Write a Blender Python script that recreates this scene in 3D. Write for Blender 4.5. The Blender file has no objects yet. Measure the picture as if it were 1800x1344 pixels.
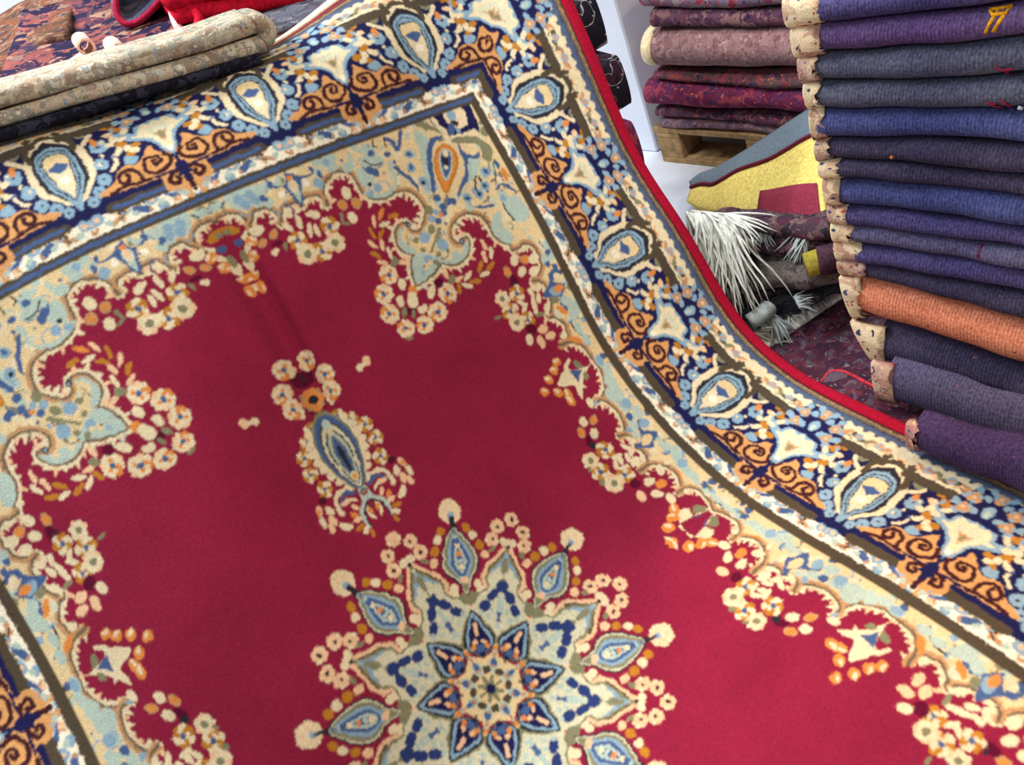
# carpet shop: a large medallion carpet draped from a pile, stacks of folded rugs around it
RUGNODES=[-947,-229,54,-848,-195,51,-748,-160,48,-649,-126,47,-550,-91,47,-451,-57,47,-352,-22,46,-252,12,46,-153,47,45,-54,82,45,45,116,45,144,151,45,244,185,45,343,220,45,442,254,45,541,289,45,640,324,45,740,358,45,839,393,45,938,428,45,1037,462,45,-980,-131,71,-882,-96,59,-783,-61,51,-684,-27,47,-584,8,45,-485,43,45,-386,77,45,-287,112,46,-188,146,46,-89,181,47,11,215,47,110,250,48,209,284,48,308,319,47,407,353,47,507,388,46,606,423,45,705,457,45,804,492,45,903,527,45,1002,561,45,-1012,-33,94,-915,3,74,-817,38,61,-718,73,52,-619,107,47,-520,142,45,-421,176,45,-321,211,46,-222,245,48,-123,280,49,-24,314,49,75,349,50,174,383,50,274,418,49,373,452,49,472,487,49,571,522,48,670,556,48,769,591,48,869,626,47,968,661,47,-1041,63,123,-946,100,97,-850,136,76,-752,171,62,-653,206,53,-554,241,48,-455,275,47,-356,310,48,-257,344,49,-158,379,50,-59,413,51,41,448,51,140,482,51,239,517,52,338,551,52,437,586,53,537,621,54,636,655,54,735,690,54,834,725,52,933,760,50,-1068,159,158,-976,197,125,-882,234,99,-785,270,78,-687,305,63,-589,340,55,-490,374,51,-390,409,50,-291,444,50,-192,478,51,-93,513,50,6,547,50,105,582,51,205,616,52,304,650,55,403,685,58,502,720,61,601,754,62,700,789,61,799,824,59,898,859,54,-1094,253,196,-1004,293,158,-912,331,126,-817,367,100,-721,403,79,-623,439,65,-524,473,57,-425,508,52,-326,543,50,-227,577,49,-128,612,48,-28,646,48,71,681,49,170,715,52,269,750,56,368,784,62,468,818,67,567,853,69,666,888,68,765,923,64,864,958,57,-1118,347,237,-1031,388,194,-940,427,158,-847,464,126,-752,501,101,-656,537,80,-558,572,65,-460,607,54,-361,642,47,-262,676,45,-162,711,44,-63,745,44,36,780,46,136,814,49,235,849,55,334,883,63,433,917,69,532,952,71,631,987,69,730,1022,65,829,1057,60,-1141,441,278,-1056,482,233,-967,522,192,-876,561,157,-783,598,126,-689,635,98,-593,671,75,-495,706,57,-396,741,46,-296,776,42,-197,810,41,-97,844,42,2,879,44,101,913,47,200,947,53,299,982,60,398,1017,65,497,1052,65,596,1086,63,694,1121,61,793,1156,60,-1164,535,320,-1080,576,272,-993,617,228,-904,656,189,-813,695,153,-721,732,121,-626,769,93,-528,805,72,-429,840,58,-330,875,50,-231,909,47,-131,944,48,-32,978,49,67,1012,51,166,1046,54,264,1081,58,363,1116,58,462,1150,56,560,1185,55,659,1220,57,758,1255,63,-1186,629,362,-1104,671,311,-1020,712,265,-932,752,222,-843,791,184,-750,829,151,-654,864,128,-555,898,112,-458,933,98,-360,969,85,-263,1006,75,-164,1041,70,-66,1076,68,32,1111,67,131,1145,65,229,1180,61,328,1215,57,426,1250,54,525,1284,53,624,1319,55,723,1353,66,-1209,723,403,-1129,765,349,-1046,807,301,-959,847,258,-868,886,223,-772,920,199,-671,947,190,-571,973,184,-474,1007,171,-382,1050,150,-289,1092,130,-195,1133,114,-98,1170,104,-1,1206,97,97,1242,90,195,1278,80,292,1314,69,390,1349,63,490,1383,60,589,1418,59,689,1452,65,-1234,817,441,-1156,860,386,-1072,902,339,-983,941,300,-887,976,274,-786,1001,265,-682,1014,271,-579,1029,272,-482,1066,257,-395,1117,230,-309,1168,201,-219,1215,176,-126,1257,157,-31,1297,142,67,1334,131,164,1371,119,260,1409,103,357,1446,90,456,1481,82,555,1516,75,654,1550,69,-1262,912,476,-1182,955,424,-1095,996,381,-1001,1032,351,-901,1060,337,-797,1073,341,-693,1076,355,-589,1090,358,-493,1129,341,-408,1183,310,-325,1239,277,-238,1290,249,-147,1336,225,-54,1379,204,42,1418,189,139,1457,174,232,1498,152,327,1538,133,425,1574,120,524,1610,109,622,1646,95,-1291,1007,510,-1206,1049,464,-1114,1087,429,-1016,1118,410,-912,1136,409,-808,1137,424,-705,1137,439,-601,1155,439,-506,1197,420,-423,1252,388,-340,1307,356,-253,1359,327,-163,1407,302,-71,1451,279,23,1495,257,116,1538,236,209,1582,213,304,1622,193,401,1659,177,499,1696,162,597,1733,147,-1318,1102,546,-1227,1141,509,-1130,1175,486,-1028,1199,476,-924,1207,485,-821,1202,505,-716,1202,521,-613,1221,520,-518,1262,501,-435,1318,469,-353,1374,436,-265,1425,408,-174,1472,384,-82,1517,360,9,1564,335,99,1611,309,191,1657,285,287,1697,266,385,1733,250,483,1768,236,582,1804,221,-1341,1196,587,-1244,1230,562,-1143,1256,551,-1039,1273,551,-935,1276,563,-832,1271,583,-728,1270,600,-624,1287,601,-528,1326,584,-444,1380,552,-363,1438,519,-275,1489,491,-183,1534,468,-91,1579,445,1,1625,420,91,1673,395,182,1719,370,277,1760,350,376,1795,334,475,1829,320,573,1864,306,-1360,1287,637,-1259,1313,625,-1155,1332,623,-1051,1341,630,-947,1344,644,-843,1341,661,-740,1340,678,-635,1353,682,-537,1388,668,-451,1440,638,-371,1499,605,-282,1549,577,-190,1594,554,-97,1638,531,-4,1682,508,88,1727,485,179,1772,461,273,1814,440,369,1852,422,467,1889,405,562,1929,387,-1374,1371,697,-1271,1390,695,-1167,1402,701,-1062,1407,711,-958,1408,726,-855,1407,742,-751,1408,757,-647,1420,762,-547,1451,751,-457,1498,726,-373,1553,695,-286,1604,667,-195,1651,642,-102,1695,619,-9,1738,597,84,1782,574,176,1825,552,269,1869,529,362,1913,506,455,1957,484,549,1998,463,-1387,1449,767,-1283,1461,772,-1178,1468,782,-1074,1471,794,-970,1472,809,-867,1472,824,-762,1475,837,-659,1489,841,-558,1516,833,-463,1556,813,-374,1605,786,-286,1655,759,-197,1704,732,-107,1751,708,-15,1796,684,78,1839,662,171,1883,640,262,1929,615,353,1976,590,445,2021,566,540,2060,547,-1399,1520,843,-1295,1526,854,-1190,1530,866,-1086,1533,879,-982,1534,893,-878,1536,906,-774,1542,917,-670,1557,921,-569,1583,914,-472,1618,897,-378,1661,875,-287,1706,851,-197,1754,825,-109,1804,799,-19,1853,773,72,1898,749,164,1943,726,254,1991,699,344,2038,674,439,2078,654,539,2109,640,-1411,1586,924,-1306,1588,938,-1202,1590,951,-1098,1592,964,-994,1595,977,-890,1600,989,-785,1608,998,-682,1624,1001,-580,1650,994,-482,1684,979,-386,1722,960,-290,1762,940,-197,1805,917,-108,1853,892,-21,1905,864,68,1953,838,157,2003,812,245,2053,783,338,2097,760,437,2130,744,540,2150,736,-1422,1650,1007,-1318,1648,1023,-1214,1648,1037,-1110,1650,1051,-1006,1655,1063,-902,1662,1072,-797,1675,1079,-694,1694,1079,-592,1720,1072,-494,1754,1056,-397,1790,1039,-299,1826,1023,-204,1864,1005,-109,1906,983,-19,1953,957,68,2005,929,151,2061,899,241,2110,871,334,2152,849,435,2181,836,539,2193,832,-1434,1712,1091,-1331,1707,1109,-1227,1706,1124,-1123,1708,1138,-1018,1714,1148,-914,1726,1155,-810,1744,1156,-708,1769,1151,-608,1799,1141,-511,1834,1123,-414,1870,1105,-316,1905,1091,-219,1939,1078,-122,1976,1061,-27,2015,1043,65,2061,1018,150,2114,988,237,2166,959,330,2208,938,432,2233,927,537,2240,926,-1446,1773,1176,-1343,1766,1195,-1239,1764,1211,-1135,1768,1223,-1030,1777,1231,-927,1795,1233,-825,1820,1227,-726,1852,1213,-629,1888,1194,-535,1926,1168,-440,1963,1147,-343,1998,1132,-245,2033,1120,-149,2068,1106,-52,2102,1098,46,2137,1090,140,2179,1069,230,2225,1045,326,2263,1027,428,2285,1018,533,2290,1019,-1457,1834,1260,-1355,1824,1281,-1251,1822,1298,-1147,1829,1308,-1043,1845,1311,-941,1871,1304,-844,1906,1285,-752,1946,1253,-662,1986,1218,-569,2024,1187,-474,2061,1162,-378,2097,1139,-282,2132,1117,-184,2168,1105,-85,2202,1111,15,2231,1127,117,2259,1134,219,2289,1127,321,2316,1118,425,2334,1111,530,2344,1109]
# rug drawing: sheet, shape, yarn colour, then coordinates in thousandths of the border repeat
PAT=[
[0,0,13,0,2495,21,2513,63,2516,96,2501,119,2475,125,2440,118,2405,102,2385,149,2435,172,2468,199,2478,228,2474,253,2461,270,2433,271,2395,264,2366,299,2416,334,2440,369,2442,395,2429,397,2410,425,2442,456,2447,492,2439,513,2415,521,2385,527,2373,540,2432,538,2432,569,2477,613,2499,664,2504,705,2487,725,2458,728,2422,730,2387,745,2347,786,2313,837,2298,870,2303,917,2306,958,2298,996,2271,1018,2229,1020,2180,997,2141,962,2107,921,2090,895,2110,899,2136,860,2154,823,2142,792,2108,780,2066,791,2021,827,1993,835,1981,814,1965,789,1928,776,1886,771,1833,825,1837,896,1854,949,1879,964,1885,985,1863,1036,1844,1094,1850,1136,1874,1166,1918,1163,1951,1135,1958,1111,1938,1088,1958,1090,1999,1120,2036,1165,2059,1215,2063,1268,2045,1302,2009,1314,1962,1309,1914,1317,1875,1343,1835,1371,1814,1371,1780,1421,1775,1451,1785,1488,1767,1510,1721,1502,1667,1478,1620,1432,1591,1390,1584,1430,1571,1456,1531,1456,1481,1441,1431,1414,1393,1378,1383,1420,1354,1454,1309,1457,1257,1437,1217,1396,1202,1371,1208,1416,1201,1463,1179,1497,1137,1505,1090,1507,1049,1515,997,1506,939,1482,889,1440,857,1395,853,1365,851,1417,824,1438,777,1441,709,1423,653,1390,616,1346,622,1388,603,1408,557,1389,512,1408,480,1394,431,1348,404,1308,402,1357,402,1409,382,1452,343,1466,284,1448,235,1417,198,1382,186,1411,187,1458,175,1486,134,1486,75,1456,0],
[0,1,2,18,2487,20,2466,27,2391,61,2398,106,2405,54,2347,11,2291,28,2244,56,2268,58,2311,97,2350,69,2375],
[0,2,6,23,2445,20,2378,32,2358,65,2373],
[0,1,11,39,2345,11,2322,28,2282,48,2301],
[0,1,0,5,2498,35,2501,31,2475,51,2456,79,2487,79,2449,110,2441,100,2413,56,2389,19,2405,6,2454],
[0,1,10,1,2467,37,2467,74,2440,70,2415,33,2421],
[0,1,11,5,2455,33,2450,33,2431,8,2432],
[0,4,9,100,2354,30,24,-35],
[0,4,2,113,2362,18,9,-35],
[0,4,2,89,2346,14,6,-35],
[0,4,9,70,2295,29,24,-29],
[0,4,2,84,2302,18,9,-29],
[0,4,2,59,2286,14,6,-29],
[0,4,9,24,2225,29,24,-17],
[0,4,2,37,2232,18,9,-17],
[0,4,2,0,2216,14,6,-17],
[0,4,9,26,2162,29,24,-98],
[0,4,2,0,2169,18,8,-98],
[0,4,2,37,2154,14,6,-98],
[0,4,2,154,2390,35,26,23],
[0,4,16,213,2342,28,21,23],
[0,4,9,213,2342,13,13,0],
[0,4,16,144,2325,26,20,23],
[0,4,9,144,2325,12,12,0],
[0,4,2,183,2266,23,17,23],
[0,4,2,130,2390,24,14,-47],
[0,4,11,237,2271,27,11,-101],
[0,4,1,208,2298,34,11,-6],
[0,4,2,324,2411,27,19,-96],
[0,4,2,353,2352,35,16,-101],
[0,4,2,436,2358,38,19,-32],
[0,4,2,291,2350,29,15,-59],
[0,5,2,307,2272,49],
[0,5,2,490,2279,50],
[0,5,2,396,2181,50],
[0,5,3,320,2195,53],
[0,5,3,479,2197,52],
[0,4,2,386,2297,35,14,-107],
[0,4,2,420,2284,33,13,-98],
[0,4,2,652,2395,31,25,-89],
[0,4,16,604,2350,30,25,-89],
[0,4,9,604,2350,16,16,0],
[0,4,16,677,2332,31,26,-89],
[0,4,9,677,2332,16,16,0],
[0,4,2,624,2275,31,25,-89],
[0,4,11,572,2292,26,9,-106],
[0,4,11,574,2261,25,8,-26],
[0,5,0,660,1949,52],
[0,5,0,588,1870,52],
[0,5,0,567,1770,51],
[0,5,0,904,1733,54],
[0,5,0,805,1669,53],
[0,5,0,607,1671,48],
[0,5,0,707,1644,48],
[0,4,2,704,1877,31,21,-108],
[0,4,2,651,1804,31,21,-108],
[0,4,2,826,1775,32,22,-132],
[0,4,2,741,1719,31,21,-154],
[0,4,9,741,1821,30,21,-120],
[0,4,2,714,1779,44,29,-114],
[0,4,1,888,1803,27,27,0],
[0,4,1,666,1741,37,19,-25],
[0,4,11,640,1744,26,12,-120],
[0,4,11,679,1717,22,10,-120],
[0,4,11,598,1622,24,10,-26],
[0,4,9,780,2237,33,12,44],
[0,4,10,836,2203,33,12,-6],
[0,4,4,726,2218,33,12,-113],
[0,4,2,773,2184,33,12,-1],
[0,4,10,684,2170,32,12,-95],
[0,4,10,726,2147,33,12,-145],
[0,4,4,658,2118,32,12,-56],
[0,4,4,708,2095,33,12,-113],
[0,4,10,647,2064,32,12,-53],
[0,4,2,722,2043,33,12,-96],
[0,4,4,663,2015,32,12,-23],
[0,4,4,763,1973,33,12,-34],
[0,4,4,1231,1872,35,13,-92],
[0,4,2,1250,1825,35,13,-121],
[0,4,4,1202,1818,35,13,-103],
[0,4,10,1149,1777,35,13,-138],
[0,4,10,1206,1759,35,13,-152],
[0,4,2,1058,1765,34,13,-155],
[0,4,2,1154,1733,35,13,-4],
[0,4,10,1080,1723,34,13,-19],
[0,4,2,1029,1722,34,12,-41],
[0,4,10,981,1733,34,12,-115],
[0,4,4,1001,1773,34,12,4],
[0,4,4,950,1830,34,12,-92],
[0,4,11,728,1994,29,20,-146],
[0,4,11,965,1785,29,18,-147],
[0,1,14,808,2108,839,2129,869,2131,829,2100,822,2062,852,2023,857,1987,809,2014,792,2061],
[0,1,14,1158,1943,1153,1909,1120,1867,1056,1853,982,1871,980,1893,1042,1880,1105,1895],
[0,1,14,829,1972,884,1976,935,1947,956,1904,933,1879,856,1851,782,1840,788,1901],
[0,4,5,941,2040,31,31,0],
[0,4,5,1017,1968,33,33,0],
[0,4,5,901,1934,27,27,0],
[0,4,11,892,2047,15,15,0],
[0,4,11,900,1989,15,15,0],
[0,4,11,1025,1929,16,16,0],
[0,4,11,937,1898,16,16,0],
[0,4,11,966,1934,16,16,0],
[0,3,11,12,1042,2054,990,2007,936,1960],
[0,3,11,10,1051,2050,993,1992],
[0,4,13,873,1905,17,17,0],
[0,4,13,907,1911,14,14,0],
[0,4,5,836,1880,15,9,-120],
[0,4,12,862,1906,6,6,0],
[0,4,12,896,2137,17,17,0],
[0,4,5,897,2134,8,8,0],
[0,4,12,1123,1943,17,17,0],
[0,4,5,1124,1940,9,9,0],
[0,4,2,1355,1730,33,24,-121],
[0,4,16,1418,1707,33,25,-23],
[0,4,9,1418,1707,21,21,0],
[0,4,2,1367,1655,33,25,-148],
[0,4,16,1282,1692,33,24,-91],
[0,4,9,1282,1692,20,20,0],
[0,4,2,1470,1689,34,25,-4],
[0,4,2,1435,1630,34,25,6],
[0,4,1,1296,1633,35,24,-69],
[0,4,12,1276,1624,17,9,-24],
[0,5,2,1275,1565,49],
[0,5,2,1185,1496,53],
[0,5,2,1261,1413,49],
[0,5,3,1192,1428,49],
[0,5,3,1177,1577,45],
[0,4,2,1358,1533,32,14,-84],
[0,4,2,1393,1542,32,14,-44],
[0,4,2,1346,1489,32,14,-108],
[0,4,2,1335,1445,32,14,-101],
[0,4,2,1280,1478,32,14,-149],
[0,4,2,1273,1505,32,14,-44],
[0,4,2,1436,1540,32,14,-51],
[0,4,2,1402,1415,32,15,-108],
[0,4,2,1385,1488,32,14,-121],
[0,4,1,1253,1360,32,32,0],
[0,4,11,1100,1501,23,9,-10],
[0,4,11,1351,1405,32,12,-2],
[0,4,2,1216,1316,33,23,-102],
[0,4,4,1274,1272,34,23,-86],
[0,4,4,1343,1278,34,23,-7],
[0,4,4,1319,1329,34,23,-6],
[0,1,2,1393,1120,1344,1110,1306,1078,1262,1058,1232,1030,1268,1003,1322,979,1312,927,1319,897,1353,941,1391,929,1373,966,1438,1011,1476,1035,1383,1048,1349,1073],
[0,2,6,1343,1064,1420,1029,1352,985],
[0,1,0,1418,1158,1439,1127,1465,1135,1466,1092,1493,1087,1485,1039,1427,1038,1381,1074,1384,1107],
[0,1,11,1399,1100,1425,1078,1429,1041,1390,1057],
[0,1,0,1477,1008,1497,980,1463,975,1467,942,1431,935,1439,894,1412,873,1384,915,1390,974,1444,999],
[0,1,11,1430,1015,1438,984,1408,965,1400,995],
[0,4,9,1303,1138,30,24,-3],
[0,4,2,1301,1148,21,9,-3],
[0,4,9,1260,1109,30,24,-16],
[0,4,2,1258,1118,21,9,-16],
[0,4,9,1200,1078,30,24,-32],
[0,4,2,1198,1087,21,9,-32],
[0,4,9,1139,1035,30,24,-38],
[0,4,2,1138,1044,20,9,-38],
[0,4,9,1210,994,30,24,-44],
[0,4,2,1209,1003,21,9,-43],
[0,4,9,1257,961,30,24,-109],
[0,4,2,1255,970,21,9,-109],
[0,4,9,1251,921,30,24,-94],
[0,4,2,1250,930,21,9,-93],
[0,4,2,1342,857,32,18,-96],
[0,4,5,1370,841,21,11,22],
[0,4,2,1235,789,31,23,-118],
[0,4,16,1293,768,32,23,-150],
[0,4,9,1293,768,19,19,0],
[0,4,16,1185,746,31,22,-102],
[0,4,9,1185,746,19,19,0],
[0,4,2,1246,704,31,23,-130],
[0,4,1,1192,683,38,19,-113],
[0,4,12,1193,650,20,20,0],
[0,5,2,1234,599,52],
[0,5,2,1133,515,54],
[0,5,2,1233,429,54],
[0,5,3,1126,592,48],
[0,5,3,1152,424,53],
[0,4,2,1267,513,32,15,-100],
[0,4,2,1265,533,32,15,-16],
[0,4,2,1311,495,32,15,-110],
[0,4,2,1341,551,33,15,-68],
[0,4,2,1398,563,33,15,-44],
[0,4,2,1350,517,33,15,-116],
[0,4,2,1255,465,32,14,-17],
[0,4,2,1320,460,32,15,-132],
[0,4,2,1377,452,33,15,-127],
[0,4,2,1228,502,32,14,-120],
[0,4,2,1339,448,33,15,-122],
[0,4,1,1242,357,28,28,0],
[0,4,11,1100,464,19,19,0],
[0,4,11,1091,561,18,10,-102],
[0,4,2,1313,327,34,24,-4],
[0,4,9,1357,277,34,24,-23],
[0,4,2,1299,250,34,23,-36],
[0,4,4,1223,286,33,23,-106],
[0,4,2,1411,342,35,24,-123],
[0,4,2,1340,185,34,23,-101],
[0,1,2,1334,109,1367,93,1364,43,1431,17,1456,18,1437,103,1374,43,1261,50,1259,5,1278,62,1301,105],
[0,2,6,1359,47,1400,1,1356,37,1343,26],
[0,1,0,1402,128,1441,138,1434,102,1468,106,1460,59,1446,27,1393,61,1372,89],
[0,1,11,1405,83,1442,42,1413,23,1371,58],
[0,4,9,1309,129,37,28,-115],
[0,4,2,1313,140,24,10,-114],
[0,4,9,1268,101,37,28,-20],
[0,4,2,1271,112,24,10,-20],
[0,4,9,1210,71,37,28,-39],
[0,4,2,1214,83,23,10,-39],
[0,4,9,1164,0,36,27,-71],
[0,4,2,1167,25,23,9,-71],
[0,4,4,344,1613,26,22,-97],
[0,4,2,302,1603,28,17,3],
[0,4,1,23,1694,52,32,-109],
[0,4,12,0,1693,21,6,-89],
[0,5,0,61,1759,50],
[0,5,0,117,1655,51],
[0,5,0,106,1571,51],
[0,2,2,74,1541,100,1522,72,1504],
[0,1,1,58,1548,10,1515,9,1484,23,1502],
[0,5,4,0,1578,62],
[0,5,2,70,1450,39],
[0,5,2,125,1404,39],
[0,5,2,178,1351,39],
[0,5,2,190,1272,39],
[0,5,2,165,1181,39],
[0,4,2,95,1429,24,20,0],
[0,4,2,117,1387,24,20,0],
[0,4,2,128,1345,24,20,0],
[0,4,2,128,1303,24,20,0],
[0,4,2,119,1261,24,20,0],
[0,4,2,103,1219,24,20,0],
[0,4,2,80,1177,24,20,0],
[0,4,2,52,1135,24,20,0],
[0,1,2,0,1500,58,1465,88,1430,107,1395,118,1360,122,1325,119,1290,111,1255,97,1220,79,1185,58,1150,32,1115,0,1080,-32,1115,-58,1150,-79,1185,-97,1220,-111,1255,-119,1290,-122,1325,-118,1360,-107,1395,-88,1430,-58,1465],
[0,1,11,0,1515,51,1478,77,1441,94,1404,104,1367,107,1330,105,1292,97,1255,85,1218,69,1181,51,1144,28,1107,0,1070,-28,1107,-51,1144,-69,1181,-85,1218,-97,1255,-105,1292,-107,1330,-104,1367,-94,1404,-77,1441,-51,1478],
[0,1,6,0,1495,47,1461,71,1427,86,1392,95,1358,98,1324,96,1290,89,1256,78,1222,64,1188,46,1153,26,1119,0,1085,-26,1119,-46,1153,-64,1188,-78,1222,-89,1256,-96,1290,-98,1324,-95,1358,-86,1392,-71,1427,-47,1461],
[0,1,15,0,1465,36,1435,55,1404,67,1374,74,1343,76,1313,74,1283,69,1252,60,1222,49,1191,36,1161,20,1130,0,1100,-20,1130,-36,1161,-49,1191,-60,1222,-69,1252,-74,1283,-76,1313,-74,1343,-67,1374,-55,1404,-36,1435],
[0,1,19,0,1450,32,1421,48,1392,59,1364,65,1335,67,1306,65,1277,61,1249,53,1220,44,1191,32,1162,18,1134,0,1105,-18,1134,-32,1162,-44,1191,-53,1220,-61,1249,-65,1277,-67,1306,-65,1335,-59,1364,-48,1392,-32,1421],
[0,1,15,0,1425,27,1400,40,1374,49,1349,54,1323,56,1298,55,1272,51,1247,45,1222,36,1196,26,1171,15,1145,0,1120,-15,1145,-26,1171,-36,1196,-45,1222,-51,1247,-55,1272,-56,1298,-54,1323,-49,1349,-40,1374,-27,1400],
[0,1,14,0,1410,22,1387,34,1363,41,1340,46,1317,47,1293,46,1270,43,1247,37,1223,31,1200,22,1177,12,1153,0,1130,-12,1153,-22,1177,-31,1200,-37,1223,-43,1247,-46,1270,-47,1293,-46,1317,-41,1340,-34,1363,-22,1387],
[0,1,11,0,1385,17,1365,26,1345,32,1325,35,1305,36,1285,35,1265,33,1245,29,1225,23,1205,17,1185,10,1165,0,1145,-10,1165,-17,1185,-23,1205,-29,1225,-33,1245,-35,1265,-36,1285,-35,1305,-32,1325,-26,1345,-17,1365],
[0,1,6,0,1370,13,1352,20,1334,25,1316,27,1298,28,1280,27,1263,25,1245,22,1227,18,1209,13,1191,7,1173,0,1155,-7,1173,-13,1191,-18,1209,-22,1227,-25,1245,-27,1263,-28,1280,-27,1298,-25,1316,-20,1334,-13,1352],
[0,1,12,0,1340,7,1327,11,1314,13,1301,15,1288,15,1275,15,1263,14,1250,12,1237,10,1224,7,1211,4,1198,0,1185,-4,1198,-7,1211,-10,1224,-12,1237,-14,1250,-15,1263,-15,1275,-15,1288,-13,1301,-11,1314,-7,1327],
[0,4,14,0,1445,22,26,0],
[0,4,13,0,1405,15,20,0],
[0,4,13,0,1165,16,20,0],
[0,4,9,0,1163,8,10,0],
[0,4,2,48,1220,8,26,0],
[0,3,2,22,86,1131,119,1132,148,1111,157,1076,148,1042],
[0,3,6,18,46,1100,75,1113,112,1104,135,1074],
[0,4,4,104,1077,33,14,0],
[0,4,2,70,1072,22,10,26],
[0,3,14,18,4,1055,32,1030,63,997,72,962,62,924],
[0,3,12,10,3,1034,47,997,61,954,54,919],
[0,1,14,5,1103,25,1092,0,1038,26,1039,30,1065],
[0,4,4,76,1034,23,11,45],
[0,4,9,101,1010,23,11,35],
[0,4,4,102,984,23,11,6],
[0,4,10,107,947,23,11,-15],
[0,4,2,89,923,23,11,-31],
[0,4,10,72,894,23,11,-91],
[0,1,2,31,1007,7,1000,24,986,13,953,19,938,40,969],
[0,1,15,10,1015,5,997,6,974,25,985],
[0,4,9,20,988,17,9,-124],
[0,4,4,246,1107,27,16,-60],
[0,4,2,199,1084,27,16,-117],
[0,4,2,255,1055,27,16,-82],
[0,4,4,233,1012,27,16,-90],
[0,4,4,207,1038,27,16,-100],
[0,4,2,165,982,35,16,-143],
[0,4,9,253,1101,18,8,-51],
[0,4,1,205,1143,22,18,0],
[0,4,12,203,1149,18,6,-4],
[2,1,4,-8,689,-37,651,-70,601,-99,563,-114,503,-91,450,-128,396,-143,337,-79,248,7,172,-7,172,79,248,143,337,128,396,91,450,114,503,99,563,70,601,37,651,8,689],
[2,1,11,-5,668,-18,633,-62,581,-86,545,-91,497,-76,463,-98,417,98,417,76,463,91,497,86,545,62,581,18,633,5,668],
[2,1,19,-5,641,-15,606,-54,561,-77,515,-71,464,-110,425,-136,369,-139,298,-79,243,1,171,-1,171,79,243,139,298,136,369,110,425,71,464,77,515,54,561,15,606,5,641],
[2,1,5,-7,635,-15,606,-50,568,-73,526,-57,535,-27,567,27,567,57,535,73,526,50,568,15,606,7,635],
[2,1,11,-5,614,-18,584,-7,533,12,505,-12,505,7,533,18,584,5,614],
[2,1,14,7,446,-11,412,-16,360,0,306,23,280,-23,280,0,306,16,360,11,412,-7,446],
[2,1,6,16,355,8,333,15,309,24,305,-24,305,-15,309,-8,333,-16,355],
[2,4,2,474,510,20,20,0],
[2,4,2,0,696,20,20,0],
[2,4,12,476,476,14,11,0],
[2,4,20,0,475,35,24,49],
[2,4,20,276,333,35,24,4],
[2,4,20,209,314,34,24,4],
[2,5,1,577,577,38],
[2,5,1,492,588,37],
[2,5,1,432,551,37],
[2,4,11,405,512,20,12,0],
[2,1,12,303,734,311,692,323,634,330,579,325,527,306,489,259,459,215,439,183,406,158,393,166,389,158,416,159,463,142,508,129,563,143,602,176,643,220,677,269,709,304,733],
[2,1,19,290,711,304,683,315,633,323,578,317,526,299,494,255,468,214,446,178,409,164,415,165,467,151,511,138,561,147,596,181,637,225,670,268,698,297,708],
[2,1,11,293,715,299,681,307,632,315,577,308,532,290,500,251,477,212,454,182,419,168,425,171,471,159,515,148,559,158,594,185,631,229,664,270,693,298,713],
[2,1,5,285,702,290,674,296,626,299,575,290,531,273,505,240,484,209,462,179,474,173,512,164,551,171,581,195,618,233,652,271,682,295,698],
[2,1,6,280,693,282,667,283,623,280,569,272,531,256,510,228,492,210,486,195,492,186,509,180,542,183,568,204,600,240,640,272,671,292,688],
[2,1,14,265,671,266,646,266,609,263,568,255,536,239,515,215,501,203,506,195,534,198,559,216,587,243,619,269,645,287,662],
[2,1,6,258,658,256,628,250,588,245,555,234,531,216,516,212,517,210,541,219,566,239,593,263,625,283,647],
[2,4,2,258,622,14,11,0],
[2,4,9,242,585,14,11,0],
[2,4,14,229,553,14,11,0],
[2,4,2,219,529,14,11,0],
[2,4,4,194,469,21,16,0],
[2,1,11,130,418,156,425,169,397,208,395,212,374,169,354,138,376],
[2,5,5,323,780,64],
[2,4,5,315,761,18,18,0],
[2,3,12,20,308,749,296,714],
[2,4,10,350,670,21,24,0],
[2,4,2,360,623,21,24,0],
[2,4,10,362,565,21,24,0],
[2,4,4,358,511,20,24,0],
[2,4,2,124,464,23,23,0],
[2,4,2,237,388,23,23,0],
[2,3,11,10,300,406,262,376,215,378],
[2,3,15,8,314,441,364,451,438,464],
[2,4,14,295,295,16,10,-100],
[2,4,14,225,278,16,10,-100],
[2,4,14,189,267,16,10,-100],
[2,4,14,175,301,16,10,-100],
[2,1,11,146,333,161,283,170,234,170,185,157,152,125,139,96,136,56,129,51,131,29,164,10,187,-3,218,10,251,46,286,86,314,132,339],
[2,1,12,146,324,153,277,159,230,159,184,148,158,113,141,67,133,47,141,20,180,7,217,17,243,50,275,88,304,126,333],
[2,1,5,140,316,144,274,148,228,147,186,139,165,110,150,73,141,48,151,28,184,19,215,27,236,57,266,92,295,125,323],
[2,1,7,129,294,132,264,135,225,134,190,126,168,101,150,65,140,53,145,35,178,30,208,40,229,64,255,93,280,116,299],
[2,4,4,104,252,29,10,-123],
[2,4,9,60,207,15,11,0],
[2,4,4,100,190,12,15,0],
[2,4,9,104,166,11,14,0],
[2,4,6,70,169,22,18,-36],
[2,1,13,13,200,-17,156,-46,132,-53,92,-2,-1,3,-1,-3,-1,2,-1,53,92,46,132,17,156,-13,200],
[2,1,14,13,170,-10,137,-22,97,-4,70,4,70,22,97,10,137,-13,170],
[2,1,16,11,160,-2,129,-12,98,-1,85,1,85,12,98,2,129,-11,160],
[2,4,6,0,120,13,17,0],
[2,4,9,0,188,15,13,0],
[2,4,15,33,80,20,18,0],
[2,1,11,-8,60,-10,26,3,-1,8,0,-8,0,-3,-1,10,26,8,60],
[2,4,7,0,4,22,22,0],
[0,1,7,1580,2623,1494,2616,1397,2602,1329,2598,1341,2570,1331,2543,1363,2503,1358,2466,1424,2465,1481,2452,1538,2460,1552,2436,1579,2510,1587,2577],
[0,5,5,1460,2564,80],
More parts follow.
